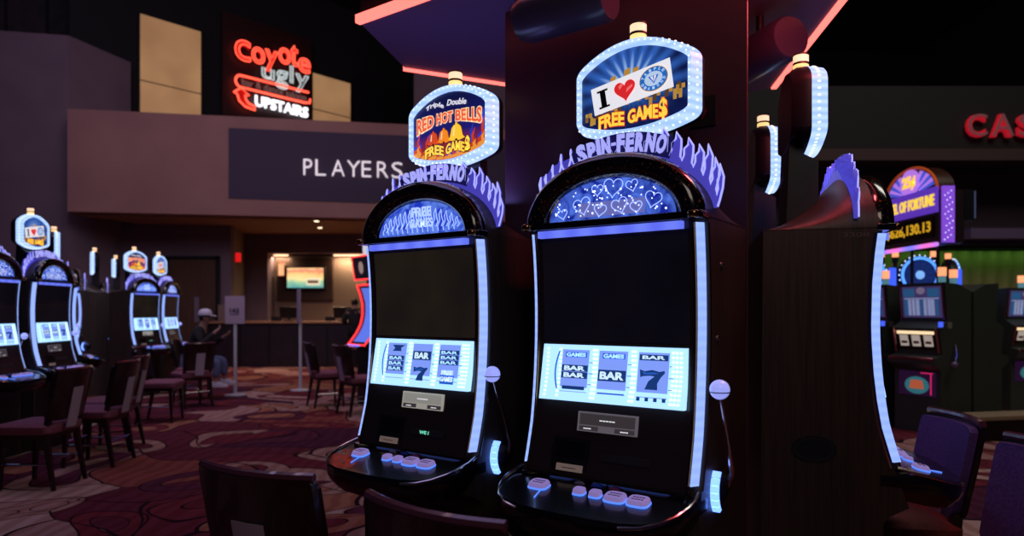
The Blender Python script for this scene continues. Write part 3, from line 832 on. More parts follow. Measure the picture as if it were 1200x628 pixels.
# ------------------------------------------------------------------ room shell
def carpet():
    m = mat('swirl_carpet', (90, 40, 40), .95, spec=.1)
    tc = coords(m)
    n = nd(m, 'ShaderNodeTexNoise', i_Scale=.55, i_Detail=1.0); lk(m, tc, n.inputs['Vector'])
    vm = nd(m, 'ShaderNodeVectorMath', operation='MULTIPLY_ADD'); lk(m, n.outputs['Color'], vm.inputs[0]); vm.inputs[1].default_value = (2.4, 2.4, 0); lk(m, tc, vm.inputs[2])
    mp = nd(m, 'ShaderNodeMapping'); mp.inputs['Scale'].default_value = (.75, 1.0, 1); lk(m, vm.outputs[0], mp.inputs[0])
    def vor(feature, scale, vec):
        v = nd(m, 'ShaderNodeTexVoronoi', feature=feature, i_Scale=scale, voronoi_dimensions='2D'); lk(m, vec, v.inputs['Vector']); return v
    v1 = vor('SMOOTH_F1', 1.25, mp.outputs[0]); v1.feature = 'F1'; e1 = vor('DISTANCE_TO_EDGE', 1.25, mp.outputs[0])
    mp2 = nd(m, 'ShaderNodeMapping'); mp2.inputs['Location'].default_value = (3.7, 1.9, 0); lk(m, vm.outputs[0], mp2.inputs[0])
    v2 = vor('F1', 1.0, mp2.outputs[0])
    sp = nd(m, 'ShaderNodeSeparateXYZ'); lk(m, v1.outputs['Color'], sp.inputs[0])
    sp2 = nd(m, 'ShaderNodeSeparateXYZ'); lk(m, v2.outputs['Color'], sp2.inputs[0])
    pal = [(0, (112, 44, 56)), (.16, (82, 38, 60)), (.30, (168, 128, 122)), (.46, (138, 74, 66)), (.58, (184, 150, 140)), (.74, (100, 42, 56)), (.86, (160, 106, 84))]
    base = ramp(m, sp.outputs[0], pal, 'CONSTANT')
    alt = ramp(m, sp2.outputs[1], [(p, c) for p, c in zip([0, .15, .3, .5, .62, .8, .9], [(168, 130, 118), (118, 46, 56), (92, 40, 62), (158, 98, 82), (116, 44, 54), (162, 124, 112), (92, 42, 62)])], 'CONSTANT')
    # circles from the second cell field
    circ = math_(m, 'LESS_THAN', v2.outputs['Distance'], .36)
    ringm = math_(m, 'MULTIPLY', math_(m, 'GREATER_THAN', v2.outputs['Distance'], .18), circ)
    mx = nd(m, 'ShaderNodeMix', data_type='RGBA'); lk(m, ringm, mx.inputs[0]); lk(m, base, mx.inputs[6]); lk(m, alt, mx.inputs[7])
    # stripes
    w = nd(m, 'ShaderNodeTexWave', i_Scale=2.2, i_Distortion=5.0); w.inputs['Detail'].default_value = 2; lk(m, tc, w.inputs['Vector'])
    mx2 = nd(m, 'ShaderNodeMix', data_type='RGBA', blend_type='MULTIPLY'); mx2.inputs[0].default_value = .45
    lk(m, mx.outputs[2], mx2.inputs[6]); lk(m, ramp(m, w.outputs[0], [(.2, (200, 150, 140)), (.7, (255, 255, 255))]), mx2.inputs[7])
    # dark outlines
    l1 = math_(m, 'LESS_THAN', e1.outputs['Distance'], .014)
    d2 = math_(m, 'ABSOLUTE', math_(m, 'SUBTRACT', v2.outputs['Distance'], .36)); l2 = math_(m, 'LESS_THAN', d2, .012)
    d3 = math_(m, 'ABSOLUTE', math_(m, 'SUBTRACT', v2.outputs['Distance'], .18)); l3 = math_(m, 'LESS_THAN', d3, .008)
    ln = math_(m, 'MAXIMUM', l1, math_(m, 'MAXIMUM', l2, l3))
    mx3 = nd(m, 'ShaderNodeMix', data_type='RGBA'); lk(m, ln, mx3.inputs[0]); lk(m, mx2.outputs[2], mx3.inputs[6]); mx3.inputs[7].default_value = srgb(40, 16, 26)
    lk(m, mx3.outputs[2], bsdf(m).inputs['Base Color'])
    fn_ = nd(m, 'ShaderNodeTexNoise', i_Scale=220.0); lk(m, tc, fn_.inputs['Vector'])
    bp = nd(m, 'ShaderNodeBump', i_Strength=.3, i_Distance=.004); lk(m, fn_.outputs[0], bp.inputs['Height']); lk(m, bp.outputs[0], bsdf(m).inputs['Normal'])
    return m
b = MB(); b.box(-22, 16, -3, 27, -.1, 0, carpet()); struct(b.build('floor', smooth=False))
b = MB(); b.box(-22, 16, -3, 27, 11.5, 11.7, M_void); struct(b.build('ceiling', smooth=False))

b = MB(); b.box(-21.8, 16, 26.6, 26.8, 0, 11.5, M_void); struct(b.build('wall_far_back', smooth=False))
b = MB(); b.box(15.8, 16, -3, 26.6, 0, 11.5, M_void); struct(b.build('wall_far_right', smooth=False))
def wallseg(name, p, q, z0, z1, m, th=.2, side=1):
    p, q = Vector(p), Vector(q); d = (q-p).normalized(); n = Vector((-d.y, d.x))*side*th
    b = MB(); b.prism([(p.x, p.y, z0), (q.x, q.y, z0), (q.x+n.x, q.y+n.y, z0), (p.x+n.x, p.y+n.y, z0)], (0, 0, z1-z0), m)
    return struct(b.build(name, smooth=False))
b = MB(); b.box(-2.73, 4.0, 19.0, 19.3, 3.66, 9.5, M_wall); struct(b.build('wall_upper_middle', smooth=False))
# plum wall: frontal piece and receding piece with a gently falling top
b = MB()
b.prism([(-21.8, 15.6, 0), (-10.4, 16.0, 0), (-10.4, 16.0, 7.85), (-13, 15.9, 8.0), (-21.8, 15.6, 8.3)], (0, .2, 0), M_wall)
b.prism([(-10.4, 16.0, 0), (-9.83, 17.6, 0), (-9.83, 17.6, 7.8), (-10.4, 16.0, 7.85)], (-.2, .05, 0), M_wall)
struct(b.build('wall_left', smooth=False))
# dark panelled wall above and behind it
b = MB(); b.box(-21.8, -11.1, 19.0, 19.2, 0, 11.5, M_darkwall)
for i in range(9): b.box(-21+i*1.15, -20.94+i*1.15, 18.96, 19.0, 7, 11.5, M_void)
struct(b.build('wall_upper_left', smooth=False))
# black wall carrying the warm windows and the neon sign
W0 = Vector((-9.83, 18.0)); WD = Vector((.669, .743)); WN = Vector((.743, -.669))   # WN faces the room
def WP(t, z, o=0): p = W0+WD*t+WN*o; return (p.x, p.y, z)
b = MB(); b.prism([WP(-1.6, 5.2), WP(9.5, 5.2), WP(9.5, 5.2, -.2), WP(-1.6, 5.2, -.2)], (0, 0, 6.3), M_void)
struct(b.build('wall_far_left', smooth=False))
def litwin(m, name, t0, t1, z0, z1, lines):
    b = MB(); b.prism([WP(t0, z0, .01), WP(t1, z0, .01), WP(t1, z1, .01), WP(t0, z1, .01)], (WN.x*.02, WN.y*.02, 0), m)
    o = struct(b.build(name, smooth=False))
    f = MB()
    for z in lines: f.prism([WP(t0, z-.012, .03), WP(t1, z-.012, .03), WP(t1, z+.012, .03), WP(t0, z+.012, .03)], (WN.x*.02, WN.y*.02, 0), mat('muntin_brown', (90, 70, 50), .6))
    for a, c in ((t0-.05, t0), (t1, t1+.05)): f.prism([WP(a, z0, 0.005), WP(c, z0, .005), WP(c, z1, .005), WP(a, z1, .005)], (WN.x*.06, WN.y*.06, 0), M_dark)
    f.build('window_frame', o, smooth=False)
def warm(name, s):
    m = mat(name, (160, 120, 80), .6)
    n = nd(m, 'ShaderNodeTexNoise', i_Scale=.8, i_Detail=2.0); lk(m, coords(m), n.inputs['Vector'])
    lk(m, ramp(m, n.outputs[0], [(.3, (138, 102, 70)), (.7, (164, 124, 86))]), bsdf(m).inputs['Emission Color'])
    bsdf(m).inputs['Emission Strength'].default_value = s; return m
MW = warm('warm_lit_blind', .85)
litwin(MW, 'window_1', .0, 1.6, 6.4, 9.23, [7.48])
litwin(MW, 'window_2', 5.13, 6.57, 7.2, 9.0, [7.85])

# bulkhead with recessed panel
BD = Vector((.985, .174)); BN = Vector((.174, -.985)); B0 = Vector((-10.03, 15.4))
def BP(t, z, o=0): p = B0+BD*t+BN*o; return (p.x, p.y, z)
b = MB(); b.prism([BP(0, 3.64), BP(13, 3.64), BP(13, 3.64, -.25), BP(0, 3.64, -.25)], (0, 0, 2.32), M_bulk)
b.prism([BP(0, 5.92, -.25), BP(13, 5.92, -.25), BP(13, 5.92, -2.0), BP(0.3, 5.92, -1.2)], (0, 0, .04), M_bulk)
struct(b.build('trim_1', smooth=False))
def tb(px): # parameter along bulkhead for pixel column
    k = (px-600)/800; return (B0.x-k*B0.y)/(k*BD.y-BD.x)
t0 = tb(268)
b = MB(); b.prism([BP(t0, 4.03, .0), BP(13, 3.97, .0), BP(13, 5.68, .0), BP(t0, 5.68, .0)], (BN.x*.02, BN.y*.02, 0), M_recess)
struct(b.build('trim_2', smooth=False))
# soffit under the bulkhead
b = MB(); b.prism([BP(0, 3.60, -.25), BP(13, 3.60, -.25), (3.0, 20.4, 3.60), (-9.6, 20.4, 3.60), (-9.6, 17.0, 3.60)], (0, 0, .05), M_soffit)
struct(b.build('trim_3', smooth=False))
# PLAYERS letters
def fit_text(name, s, pts, z0, z1, m, o, bold, th, label, cat):
    """pts: function (t,z,o) -> point"""
    a, c = pts[1], pts[2]; b = MB(); b.text(s, a, c, z0, z1, 0, m, bold, th)
    b.v = [pts[0](p[0], p[2], o-p[1]) for p in b.v]
    return tag(b.build(name, smooth=False), label, cat)
ta, tz = tb(356), tb(473)
pl = [tb(x) for x in (356, 370, 389, 407, 424, 442, 459)]; pr = [tb(x) for x in (366, 382, 404, 422, 435, 455, 472)]
root = empty('wall_lettering', BP(ta, 4.55, .03))
M_let = mat('halo_letter_white', (230, 220, 225), .5, emit=(214, 204, 210), es=.9)
for ch, a, c in zip('PLAYERS', pl, pr):
    b = MB(); b.text(ch, a, c, 4.63, 5.01, 0, M_let, -.012, .05); L = root.location
    b.v = [tuple(Vector(BP(p[0], p[2], .05-p[1]))-L) for p in b.v]
    b.build('letter', root, smooth=False)
tag(root, 'white letters reading PLAYERS on the violet recessed panel', 'sign lettering')
# lower wall under bulkhead, column, back wall
b = MB(); b.prism([(-10.3, 17.3, 0), (-8.15, 17.55, 0), (-8.15, 17.55, 3.6), (-10.3, 17.3, 3.6)], (0, .2, 0), M_wall)
struct(b.build('wall_back_left', smooth=False))
b = MB(); b.prism([(-8.15, 17.55, 0), (-7.26, 17.63, 0), (-7.26, 17.63, 3.6), (-8.15, 17.55, 3.6)], (0, .2, 0), M_wall)
b.prism([(-7.26, 17.63, 0), (-7.67, 19.6, 0), (-7.67, 19.6, 3.6), (-7.26, 17.63, 3.6)], (-.2, .0, 0), M_taupe)
struct(b.build('wall_column_left', smooth=False))
b = MB(); b.box(-8.75, -7.55, 17.42, 17.47, 0, 2.72, M_door)
d1 = struct(b.build('door_1', smooth=False))
f = MB(); f.box(-8.1, -7.98, 17.40, 17.43, 1.1, 1.75, mat('door_glass', (120, 104, 116), .2)); f.build('door_window', d1)
f = MB(); f.box(-8.82, -8.75, 17.38, 17.5, 0, 2.79, M_dark); f.box(-7.55, -7.48, 17.38, 17.5, 0, 2.79, M_dark); f.box(-8.82, -7.48, 17.38, 17.5, 2.72, 2.79, M_dark); f.build('door_frame', d1)
f = MB(); f.tube([(-7.70, 17.36, .95), (-7.70, 17.36, 1.15)], .02, M_chrome); f.tube([(-7.70, 17.36, .97), (-7.70, 17.43, .97)], .01, M_chrome); f.tube([(-7.70, 17.36, 1.13), (-7.70, 17.43, 1.13)], .01, M_chrome); f.build('door_handle', d1)
b = MB(); b.box(-7.9, 4, 20.2, 20.4, 0, 3.6, M_taupe)
b.box(-7.9, 4, 19.6, 20.2, 3.06, 3.6, M_wall); b.box(-7.9, -7.02, 19.6, 20.2, 0, 3.06, M_wall)
struct(b.build('wall_back', smooth=False))
M_cove = mat('cove_light', (255, 210, 160), .4, emit=(255, 206, 160), es=2.2)
for n_, (a, c) in enumerate(((-7.0, -6.55), (-5.25, -3.6))):
    b = MB(); b.box(a, c, 20.05, 20.15, 3.0, 3.055, mat('cove_housing', (90, 80, 70), .5)); o = tag(b.build('cove_light'), ('short' if n_ == 0 else 'long')+' warm light strip high on the back wall '+('left' if n_ == 0 else 'right')+' of the television', 'wall light', 'back wall strip lights')
    b = MB(); b.box(a+.02, c-.02, 20.0, 20.05, 3.0, 3.045, M_cove); b.build('diffuser', o)
# walnut panel with television
b = MB(); b.box(-6.93, -5.28, 20.1, 20.2, 1.70, 2.95, M_tvpanel); tag(b.build('wall_panel', bevel=.01), 'dark walnut panel on the back wall behind the television', 'wall panel')
tvr = empty('television', (-6.04, 20.02, 2.37))
b = MB(); b.box(-.60, .58, -.04, .07, -.36, .33, M_dark); b.build('bezel', tvr, bevel=.01)
m = mat('tv_picture', (200, 160, 100), .4)
sp = nd(m, 'ShaderNodeSeparateXYZ'); lk(m, coords(m), sp.inputs[0])
nz = nd(m, 'ShaderNodeTexNoise', i_Scale=4.0, i_Detail=4.0); lk(m, coords(m), nz.inputs['Vector'])
v = math_(m, 'ADD', math_(m, 'MULTIPLY_ADD', sp.outputs[2], 1.7, .52), math_(m, 'MULTIPLY_ADD', nz.outputs[0], .5, -.25))
lk(m, ramp(m, v, [(.02, (60, 150, 150)), (.3, (140, 190, 150)), (.45, (240, 214, 150)), (.7, (246, 190, 120)), (.85, (214, 120, 100)), (1, (250, 200, 140))]), bsdf(m).inputs['Emission Color']); bsdf(m).inputs['Emission Strength'].default_value = 1.25
b = MB(); b.box(-.54, .52, -.048, -.038, -.30, .28, m); scn = b.build('screen', tvr)
b = MB(); b.box(.02, .42, -.056, -.046, -.22, -.02, flat('tv_card_cream', (240, 224, 190), 1)); b.box(.06, .38, -.060, -.054, -.17, -.08, flat('tv_card_brown', (120, 90, 70), .8)); b.build('caption_card', scn)
tag(tvr, 'bright television with a warm picture on the walnut panel', 'television')
b = MB(); b.box(-6.86, -6.66, 20.0, 20.1, 2.40, 2.78, mat('sconce_body', (150, 100, 70), .5)); o = tag(b.build('wall_sconce', bevel=.01), 'small glowing sconce just left of the television', 'wall light')
b = MB(); b.box(-6.84, -6.68, 19.97, 20.0, 2.43, 2.75, mat('sconce_glow', (255, 190, 140), .4, emit=(250, 180, 130), es=1.1)); b.build('diffuser', o)
b = MB(); b.box(-7.36, -7.22, 18.15, 18.2, 2.70, 2.94, mat('exit_red', (200, 20, 20), .4, emit=(210, 24, 26), es=1.0)); tag(b.build('exit_light', bevel=.01), 'small red exit light on the wall corner left of the counter', 'exit light')
# recessed downlights in the soffit
M_down = mat('downlight_glow', (255, 230, 190), .4, emit=(255, 232, 196), es=5)
for (x, y, lab, lit) in ((-4.80, 16.76, 'lit recessed downlight in the soffit, nearer of the bright pair', 1), (-5.09, 18.1, 'lit recessed downlight in the soffit, farther of the bright pair', 1), (-6.35, 16.8, 'dim recessed downlight in the soffit at the left', .2), (-5.85, 18.6, 'unlit recessed downlight in the soffit left of the bright pair', 0), (-2.9, 17.2, 'unlit recessed downlight in the soffit right of the bright pair', 0)):
    b = MB(); b.lathe([(.045, 3.598), (.085, 3.592), (.09, 3.597), (.09, 3.6)], (x, y, 0), M_dark, 20, caps=False); o = tag(b.build('downlight'), lab, 'ceiling light', 'soffit downlights')
    b = MB(); b.lathe([(0, 3.594), (.06, 3.594), (.06, 3.599)], (x, y, 0), M_down if lit == 1 else mat('downlight_dim', (140, 110, 80), .4, emit=(150, 120, 86), es=.6*lit+.05), 16); b.build('lens', o)
    if lit == 1:
        l = bpy.data.lights.new('downlight_lamp', 'SPOT'); l.energy = 170; l.color = (1, .62, .34); l.spot_size = R(120); l.spot_blend = .8; l.shadow_soft_size = .08
        lo = bpy.data.objects.new('downlight_lamp', l); COL.objects.link(lo); lo.location = (x, y, 3.55)

# counter
b = MB(); b.box(-7.6, 1.5, 16.95, 17.35, 0.0, 1.08, M_counterfront)
for i in range(12): b.box(-7.5+i*.72, -7.45+i*.72, 16.935, 16.95, .08, 1.04, M_dark)
cr_ = b.build('counter_front', smooth=False)
ct = empty('service_counter', (-3, 17.15, 0))
cr_.parent = ct; cr_.location = (3, -17.15, 0)
b = MB(); b.box(-4.7, 4.6, -.26, .22, 1.08, 1.14, M_countertop); b.build('counter_top', ct, bevel=.01)
tag(ct, 'long dark service counter with tan top below the television', 'counter')
for x, lab in ((-5.6, 'dark register terminal on the counter below the television left side'), (-4.25, 'dark register terminal on the counter right of the thin sign post')):
    r_ = empty('register_terminal', (x, 17.15, 1.14))
    b = MB(); b.lathe([(.13, 0), (.13, .015), (.03, .03), (.03, .12)], (0, 0, 0), M_dark, 16); b.build('stand', r_)
    b = MB(); b.obox((0, .0, .22), (.46, 0, 0), (0, .05, .02), (0, -.08, .28), M_dark); b.build('monitor', r_, bevel=.01)
    b = MB(); b.box(-.42, -.22, -.1, .12, 0, .12, M_dark); b.build('printer', r_, bevel=.01)
    tag(r_, lab, 'register', 'counter terminals')
b = MB(); b.box(-7.35, -7.0, 17.05, 17.25, 1.14, 1.55, mat('display_card', (120, 100, 92), .6)); tag(b.build('counter_display', bevel=.01), 'pale upright display box on the left end of the counter', 'display box')

# sign stands
def sign_stand(x, y, rz, lab, w=.30, h=.42, txt=None):
    r_ = empty('sign_stand', (x, y, 0), rz)
    b = MB(); b.lathe([(0, 0), (.17, 0), (.17, .012), (.03, .03), (0, .03)], (0, 0, 0), M_white, 24); b.build('base', r_)
    b = MB(); b.tube([(0, 0, .02), (0, 0, 1.25)], .028, M_white, 12); b.build('post', r_)
    b = MB(); b.box(-w/2, w/2, -.035, -.02, 1.18, 1.18+h, mat('sign_board', (170, 150, 172), .5)); p = b.build('board', r_, bevel=.004)
    if txt:
        b = MB(); b.text('162', -w*.26, w*.24, 1.18+h*.40, 1.18+h*.57, -.036, mat('sign_print', (56, 44, 66), .6), .05, .002); b.box(-w*.24, w*.22, -.037, -.035, 1.18+h*.33, 1.18+h*.36, MATS['sign_print']); b.build('printing', p)
    return tag(r_, lab, 'sign stand', 'white sign stands')
sign_stand(-4.58, 11.3, R(8), 'white sign board on a post standing right of the person in the white cap', .31, .46, True)
sign_stand(-3.72, 12.0, R(-66), 'sign stand turned edge-on, thin pale post before the counter', .45, .60)

# neon sign
root = empty('neon_sign', WP(3.5, 8.6, .3))
def NB(): return MB()
def nfin(b, name, smooth=True):
    L = root.location; b.v = [tuple(Vector(WP(p[0], p[2], .3-p[1]))-L) for p in b.v]; return b.build(name, root, smooth)
M_nred = mat('neon_red_tube', (255, 90, 70), .3, emit=(255, 84, 62), es=2.2)
M_nfill = mat('red_letter_fill', (150, 10, 10), .5, emit=(150, 14, 12), es=.7)
M_nwhite = mat('neon_white_tube', (230, 240, 240), .3, emit=(196, 208, 206), es=.95)
M_ngrey = mat('grey_letter_fill', (60, 60, 60), .5, emit=(52, 54, 56), es=.7)
M_nup = mat('neon_up_letters', (255, 255, 255), .3, emit=(245, 250, 255), es=1.6)
b = NB(); b.box(2.14, 5.0, .10, .2, 7.0, 9.95, mat('sign_backing', (44, 8, 14), .5)); nfin(b, 'backing_board', False)
def neon_word(word, xs, z0, z1, lift, fill, line, r, bold=.05):
    n = len(word)
    for i, ch in enumerate(word):
        a, c = xs[i]; dz = lift(i/(n-1) if n > 1 else 0)
        v, f = text_geo(ch, bold)
        b = NB(); b.text(ch, a, c, z0[i]+dz, z1[i]+dz, 0, fill, bold, .03)
        # neon tube along the outline: boundary loops from the font's curve
        cu = bpy.data.curves.new('t', 'FONT'); cu.body = ch; cu.offset = bold; cu.fill_mode = 'NONE'; cu.bevel_depth = .0; cu.resolution_u = 4
        ob = bpy.data.objects.new('t', cu); COL.objects.link(ob); dg = bpy.context.evaluated_depsgraph_get(); me = ob.evaluated_get(dg).to_mesh()
        P = [p.co.copy() for p in me.vertices]; adj = {}
        for e in me.edges: p_, q_ = e.vertices; adj.setdefault(p_, []).append(q_); adj.setdefault(q_, []).append(p_)
        ob.evaluated_get(dg).to_mesh_clear(); bpy.data.objects.remove(ob); bpy.data.curves.remove(cu)
        x0_, x1_ = min(p.x for p in P), max(p.x for p in P); y0_, y1_ = min(p.y for p in P), max(p.y for p in P)
        seen = set()
        for s in adj:
            if s in seen: continue
            loop = [s]; seen.add(s); cur = s
            while True:
                nx = [k for k in adj[cur] if k not in seen]
                if not nx: break
                cur = nx[0]; seen.add(cur); loop.append(cur)
            path = [(a+(P[k].x-x0_)/(x1_-x0_)*(c-a), -.05, z0[i]+dz+(P[k].y-y0_)/(y1_-y0_)*(z1[i]-z0[i])) for k in loop]
            if len(path) > 3: b.tube(path, r, line, 6, closed=True)
        nfin(b, 'letter')
neon_word('coyote', [(2.44, 2.90), (2.95, 3.34), (3.37, 3.76), (3.80, 4.18), (4.20, 4.44), (4.46, 4.86)], [8.64, 8.66, 8.50, 8.84, 8.84, 8.70], [9.22, 9.12, 9.14, 9.30, 9.46, 9.14], lambda u: .10*u, M_nfill, M_nred, .020, .03)
neon_word('ugly', [(3.26, 3.64), (3.70, 4.10), (4.18, 4.26), (4.36, 4.80)], [8.30, 8.10, 8.34, 8.10], [8.60, 8.64, 8.86, 8.66], lambda u: .05*u, M_ngrey, M_nwhite, .020, .03)
b = NB(); path = []
for k in range(13): a = PI/2+PI*k/12; path.append((2.62+.17*math.cos(a), -.05, 8.02+.17*math.sin(a)))
path = [(4.80, -.05, 8.22)] + path[:] + [(4.66, -.05, 7.87), (4.84, -.05, 7.90), (4.86, -.05, 8.02)]
b.tube(path, .034, M_nred, 8); nfin(b, 'rounded_bar_outline')
b = NB(); b.text('bar & dance saloon', 2.66, 4.74, 7.94, 8.14, 0, M_ngrey, .01, .03); b.text('bar & dance saloon', 2.66, 4.74, 7.94, 8.14, -.02, mat('dim_red_letter', (140, 90, 84), .5, emit=(120, 84, 80), es=.8), -.01, .01); nfin(b, 'bar_lettering', False)
b = NB(); b.text('UPSTAIRS', 3.06, 4.80, 7.42, 7.74, -.02, M_nup, .02, .05); nfin(b, 'upstairs_lettering', False)
b = NB(); ar = [(2.62, 7.84), (2.40, 7.66), (2.50, 7.63), (2.56, 7.45), (2.74, 7.32), (3.04, 7.28), (3.04, 7.38), (2.84, 7.44), (2.76, 7.54), (2.74, 7.64), (2.86, 7.66)]
b.tube([(x, -.05, z) for x, z in ar], .032, M_nred, 6, closed=True); b.plate(ar, .0, .03, M_nfill); nfin(b, 'curved_arrow')
tag(root, 'red and white neon sign with a curved arrow and the word UPSTAIRS', 'neon sign')

# ------------------------------------------------------------------ red-edged curved slot machine
def curved_machine():
    r_ = empty('curved_slot_machine', (-2.12, 10.1, 0), R(-53))
    prof = [(1.78, -.06), (1.65, -.01), (1.5, .03), (1.35, .03), (1.2, -.0), (1.08, -.06), (.97, -.14), (.90, -.20)]
    def yy(z):
        for (a, ya), (c, yc) in zip(prof, prof[1:]):
            if z >= c: return ya+(yc-ya)*(a-z)/(a-c)
        return prof[-1][1]
    zs = [1.78-.88*k/20 for k in range(21)]
    b = MB(); b.prism([(-.29, y, z) for y, z in [(yy(z)+.02, z) for z in zs]+[(-.12, .86), (.45, .86), (.42, 1.3), (.30, 1.78)]], (.58, 0, 0), M_dark); b.build('upper_cabinet', r_)
    b = MB(); b.box(-.28, .28, -.06, .45, 0, .86, M_dark); b.build('base_cabinet', r_, bevel=.01)
    b = MB(); b.loft([[(-.19, yy(z)+.008, z), (.19, yy(z)+.008, z), (.19, yy(z)+.021, z), (-.19, yy(z)+.021, z)] for z in zs[1:-1]], mat('curved_blue_screen', (40, 70, 200), .2, emit=(92, 120, 220), es=.95)); b.build('curved_screen', r_)
    M_r = mat('red_edge_light', (255, 60, 50), .3, emit=(255, 52, 56), es=1.7)
    b = MB(); b.tube([(-.28, yy(z), z) for z in zs]+[(.28, yy(z), z) for z in zs[::-1]], .014, M_r, 8, closed=True); b.build('red_edge_trim', r_)
    b = MB(); b.prism([(-.27, y, z) for y, z in [(-.30, .84), (-.32, .88), (-.18, .905), (0, .905), (0, .82)]], (.54, 0, 0), M_black); dk = b.build('button_deck', r_)
    b = MB()
    for x in (-.15, 0, .15): b.lathe([(.03, 0), (.03, .012), (.0, .014)], (x, -.24, .892), M_btnrim, 14)
    b.build('button', dk)
    b = MB(); b.prism([(-.26, -.10, 1.86), (.26, -.10, 1.86), (.29, -.14, 2.20), (-.29, -.14, 2.20)], (0, .16, 0), M_dark); b.box(-.08, .08, .0, .1, 1.76, 1.88, M_dark); tp = b.build('topper_box', r_, bevel=.01)
    b = MB(); b.tube([(-.26, -.10, 1.86), (.26, -.10, 1.86), (.29, -.14, 2.20), (-.29, -.14, 2.20)], .013, M_r, 8, closed=True); b.build('red_edge_trim', tp)
    b = MB(); b.prism([(x*.07, -.128+z*-.012, 2.03+z*.09) for x, z in [(math.cos(2*PI*k/14), math.sin(2*PI*k/14)) for k in range(14)]], (0, .01, 0), mat('topper_emblem', (200, 170, 150), .4, emit=(150, 130, 120), es=.7)); b.build('emblem', tp)
    b = MB(); b.lathe([(.04, 2.20), (.04, 2.28), (.042, 2.28), (.042, 2.38), (0, 2.38)], (.0, -.05, 0), mat('white_candle', (230, 230, 230), .4, emit=(200, 205, 215), es=.8), 16); b.build('candle_light', r_)
    return tag(r_, 'slim slot machine with red glowing edges and a curved blue screen', 'slot machine')
curved_machine()

# ------------------------------------------------------------------ right side: fascia, curtain, signs
b = MB(); b.box(3.2, 15.8, 12.0, 12.3, 4.2, 5.35, mat('dark_fascia', (22, 15, 20), .8)); b.box(3.2, 15.8, 11.8, 12.4, 4.0, 4.2, mat('fascia_ledge', (66, 46, 44), .8)); struct(b.build('trim_4', smooth=False))
b = MB(); b.box(3.2, 15.8, 12.9, 13.1, 0, 4.0, mat('right_wall_paint', (66, 48, 58), .85)); struct(b.build('wall_right', smooth=False))
b = MB(); b.box(3.2, 15.8, 12.2, 12.9, 2.58, 2.86, mat('right_soffit', (70, 56, 80), .8)); b.box(8.0, 9.6, 11.9, 12.2, 2.66, 2.84, mat('right_soffit_block', (96, 78, 110), .8)); struct(b.build('trim_5', smooth=False))
b = MB(); top = []; N = 260
fr = [(3.3+12.2*k/N, 12.60+.035*math.sin(k*1.15), 0) for k in range(N+1)]
b.loft([[(x, y, .02), (x, y+.02, .02)] for x, y, z in fr], M_backcur, False, False)
b = MB(); vs = []; fs = []
for k, (x, y, z) in enumerate(fr): vs += [(x, y, .02), (x, y, 2.5), (x, y+.03, 2.5), (x, y+.03, .02)]
for k in range(N): 
    a = 4*k; c = a+4
    fs += [(a, c, c+1, a+1), (a+1, c+1, c+2, a+2), (a+2, c+2, c+3, a+3), (a+3, c+3, c, a)]
b.add(vs, fs, M_backcur); tag(b.build('pleated_curtain'), 'pleated curtain lit green along its top behind the right-hand slot machines', 'curtain')
M_green = mat('green_strip_light', (60, 255, 80), .4, emit=(60, 200, 60), es=1.1)
b = MB(); b.box(3.4, 15.6, 12.36, 12.42, 2.53, 2.58, M_dark); o = tag(b.build('green_strip_light'), 'hidden green strip light above the pleated curtain', 'strip light')
b = MB(); b.box(3.4, 15.6, 12.42, 12.44, 2.535, 2.57, M_green); b.build('diffuser', o)
M_cas = mat('red_channel_letter', (200, 20, 30), .4, emit=(150, 20, 34), es=.8); M_cas2 = mat('letter_face_grey', (110, 60, 64), .5, emit=(96, 56, 62), es=.6)
root = empty('casino_lettering', (8.0, 11.9, 4.42))
for ch, a, c in (('C', -.09, .24), ('A', .33, .70), ('S', .79, 1.12)):
    b = MB(); b.text(ch, a, c, 0, .40, 0, M_cas, .045, .06); b.text(ch, a+.02, c+.02, .02, .40, -.045, M_cas2, -.01, .01); b.build('letter', root, smooth=False)
tag(root, 'red glowing letters C A S high on the dark fascia at the right edge', 'sign lettering')

# progressive jackpot sign; its lit face looks left
X0 = 5.0
jr = empty('jackpot_sign', (X0, 8.0, 2.2))
def JF(b, name, par, smooth=True):   # drawn x (0..1.2 along depth), z up; face looks to -x
    b.v = [(p[1], 1.2-p[0], p[2]) for p in b.v]; return b.build(name, par, smooth)
b = MB(); b.box(0, 1.2, .0, .30, 0, .62, mat('sign_case', (40, 26, 26), .4)); cs = JF(b, 'case', jr)
b = MB(); pts = [(.6+.56*math.cos(PI*k/24), .62+.36*math.sin(PI*k/24)) for k in range(25)]; b.plate(pts, .02, .2, mat('arch_case', (60, 30, 20), .3)); ah = JF(b, 'arch_top', jr)
b = MB(); b.tube([(.6+.56*math.cos(PI*k/24), .01, .62+.36*math.sin(PI*k/24)) for k in range(25)], .018, mat('amber_bulb', (200, 90, 30), .3, emit=(150, 60, 24), es=.6), 6); JF(b, 'bulb_rim', ah)
mv = mat('lilac_panel', (190, 130, 230), .4, emit=(176, 120, 226), es=.9); mb_ = mat('wheel_blue', (60, 80, 200), .4, emit=(70, 90, 210), es=.8)
b = MB()
for s in range(6):
    for sg in (0, 1):
        a0 = R(12+s*9) if sg == 0 else R(168-s*9); a1 = a0+(R(8) if sg == 0 else -R(8))
        b.plate([(.6+.2*math.cos(a0), .64+.1*math.sin(a0)), (.6+.5*math.cos(a0), .64+.31*math.sin(a0)), (.6+.5*math.cos(a1), .64+.31*math.sin(a1)), (.6+.2*math.cos(a1), .64+.1*math.sin(a1))], .012, .008, mv if s % 2 else mb_)
JF(b, 'wheel_segments', ah)
b = MB(); b.plate([(.6+.20*math.cos(2*PI*k/24), .80+.17*math.sin(2*PI*k/24)) for k in range(24)], .0, .02, mv)
